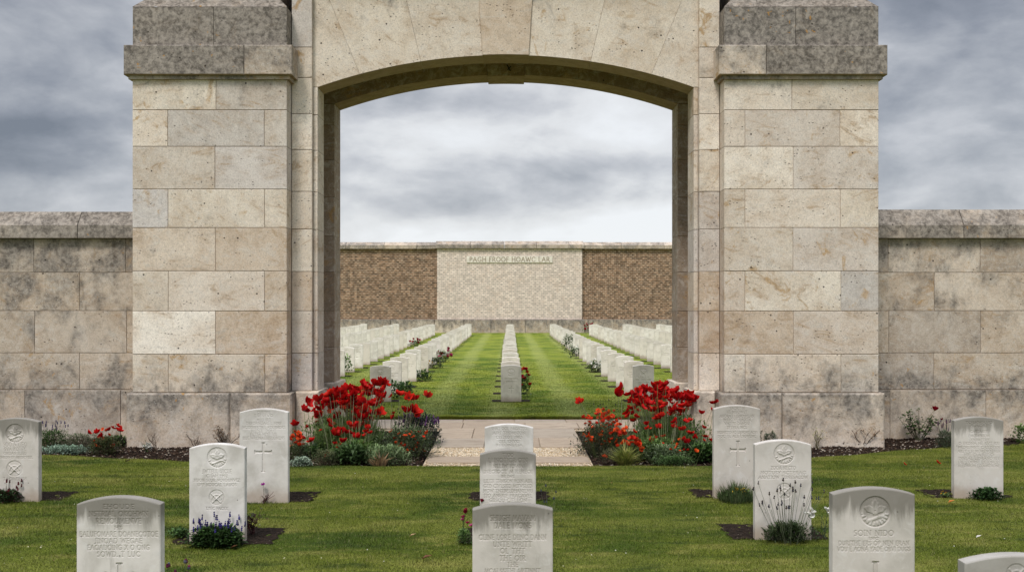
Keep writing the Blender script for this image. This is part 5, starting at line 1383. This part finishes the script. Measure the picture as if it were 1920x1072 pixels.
scatter_tets('petal_litter', 170, s_specks, (.003, .008), [(.7, .68, .6), (.6, .55, .4), (.25, .15, .08)], m_chip, 'tiny white petals and bits scattered over the front lawn', 'litter', .5)

# =================================================================== SKY, SUN, CAMERA
SUN_EL, SUN_AZ = math.radians(56), math.radians(205)      # azimuth clockwise from +Y
w = bpy.data.worlds.new('World'); SC.world = w; w.use_nodes = True; t = w.node_tree; t.nodes.clear()
m = M(t, True)
co = m.n('TexCoord').outputs['Generated']; nv = m.vm('NORMALIZE', co)
s = m.sep(nv); z = m.math('MAXIMUM', s[2], 0.)
pv = m.vm('ADD', m.vm('MULTIPLY', nv, (3.2, 3.2, 6.6)), (1.7, 3.1, .6))
wa = m.n('TexNoise', None, Vector=pv, Scale=1.1, Detail=3.).outputs[1]
pw = m.vm('ADD', pv, m.vm('SCALE', m.vm('SUBTRACT', wa, (.5, .5, .5)), sc=.45))
n1 = m.noise(pw, 1.0, 7, .50, 0.)
n1b = m.noise(m.vm('ADD', pw, (-.05, 0., .16)), 1.0, 7, .50, 0.)
n2 = m.noise(m.vm('ADD', pv, (3., 7., 1.)), 3.4, 8, .60, .15)
nf = m.math('ADD', m.math('ADD', m.math('MULTIPLY', n1, .66), m.math('MULTIPLY', n2, .34)), m.math('MULTIPLY', m.math('SUBTRACT', n1, n1b), .9))
band = m.n('ValToRGB', None, Fac=z)
cr = band.color_ramp
for _ in range(5): cr.elements.new(.5)
for e, (q, c) in zip(cr.elements, [(0, .92), (.07, .86), (.10, .68), (.13, .55), (.17, .64), (.24, .57), (.32, .52)]): e.position = q; e.color = (c, c, c, 1)
side = m.math('MULTIPLY', m.math('MAXIMUM', m.math('SUBTRACT', m.math('ABSOLUTE', s[0]), .10), 0.), -.85)
f = m.math('ADD', m.math('ADD', m.math('MULTIPLY', m.math('SUBTRACT', nf, .5), 1.4), m.sep(band.outputs[0])[0]), m.math('MAXIMUM', side, -.26))
cl = m.ramp(f, [(.08, (.18, .20, .24)), (.26, (.27, .29, .335)), (.42, (.40, .418, .455)), (.56, (.54, .553, .585)), (.72, (.73, .74, .755)), (.92, (.85, .87, .895))])
sky = m.n('TexSky', {'sky_type': 'NISHITA', 'sun_disc': False, 'sun_elevation': SUN_EL, 'sun_rotation': SUN_AZ})
sk = m.vm('SCALE', sky.outputs[0], sc=.10)
up = m.math('ADD', 1.0, m.math('MULTIPLY', m.smooth(s[2], .30, .9), 3.0))
clu = m.vm('SCALE', m.mix(.10, cl, sk), sc=up)
bg = m.n('Background', None, Color=clu, Strength=1.08)
m.n('OutputWorld', None, Surface=bg.outputs[0])

su = bpy.data.lights.new('sun', 'SUN'); su.energy = 2.3; su.angle = math.radians(14); su.color = (1., .935, .87)
so = bpy.data.objects.new('sun', su); COL.objects.link(so)
from mathutils import Vector
dirv = Vector((math.sin(SUN_AZ)*math.cos(SUN_EL), math.cos(SUN_AZ)*math.cos(SUN_EL), math.sin(SUN_EL)))
so.rotation_euler = dirv.to_track_quat('Z', 'Y').to_euler(); so.location = (-6, -8, 20)

cam = bpy.data.cameras.new('camera'); cam.sensor_width = 36; cam.lens = 36*F/1920; cam.clip_end = 3000; cam.clip_start = .1
cam.shift_x = (960-CX)/1920; cam.shift_y = (HY-536)/1920
cam.dof.use_dof = True; cam.dof.focus_distance = 13.5; cam.dof.aperture_fstop = 5.6
co_ = bpy.data.objects.new('camera', cam); COL.objects.link(co_); co_.location = (0, 0, CH); co_.rotation_euler = (math.radians(90), 0, 0)
SC.camera = co_
SC.view_settings.view_transform = 'Standard'; SC.view_settings.look = 'None'; SC.view_settings.exposure = 0; SC.view_settings.gamma = 1
SC.render.engine = 'CYCLES'; SC.cycles.max_bounces = 4; SC.cycles.diffuse_bounces = 3
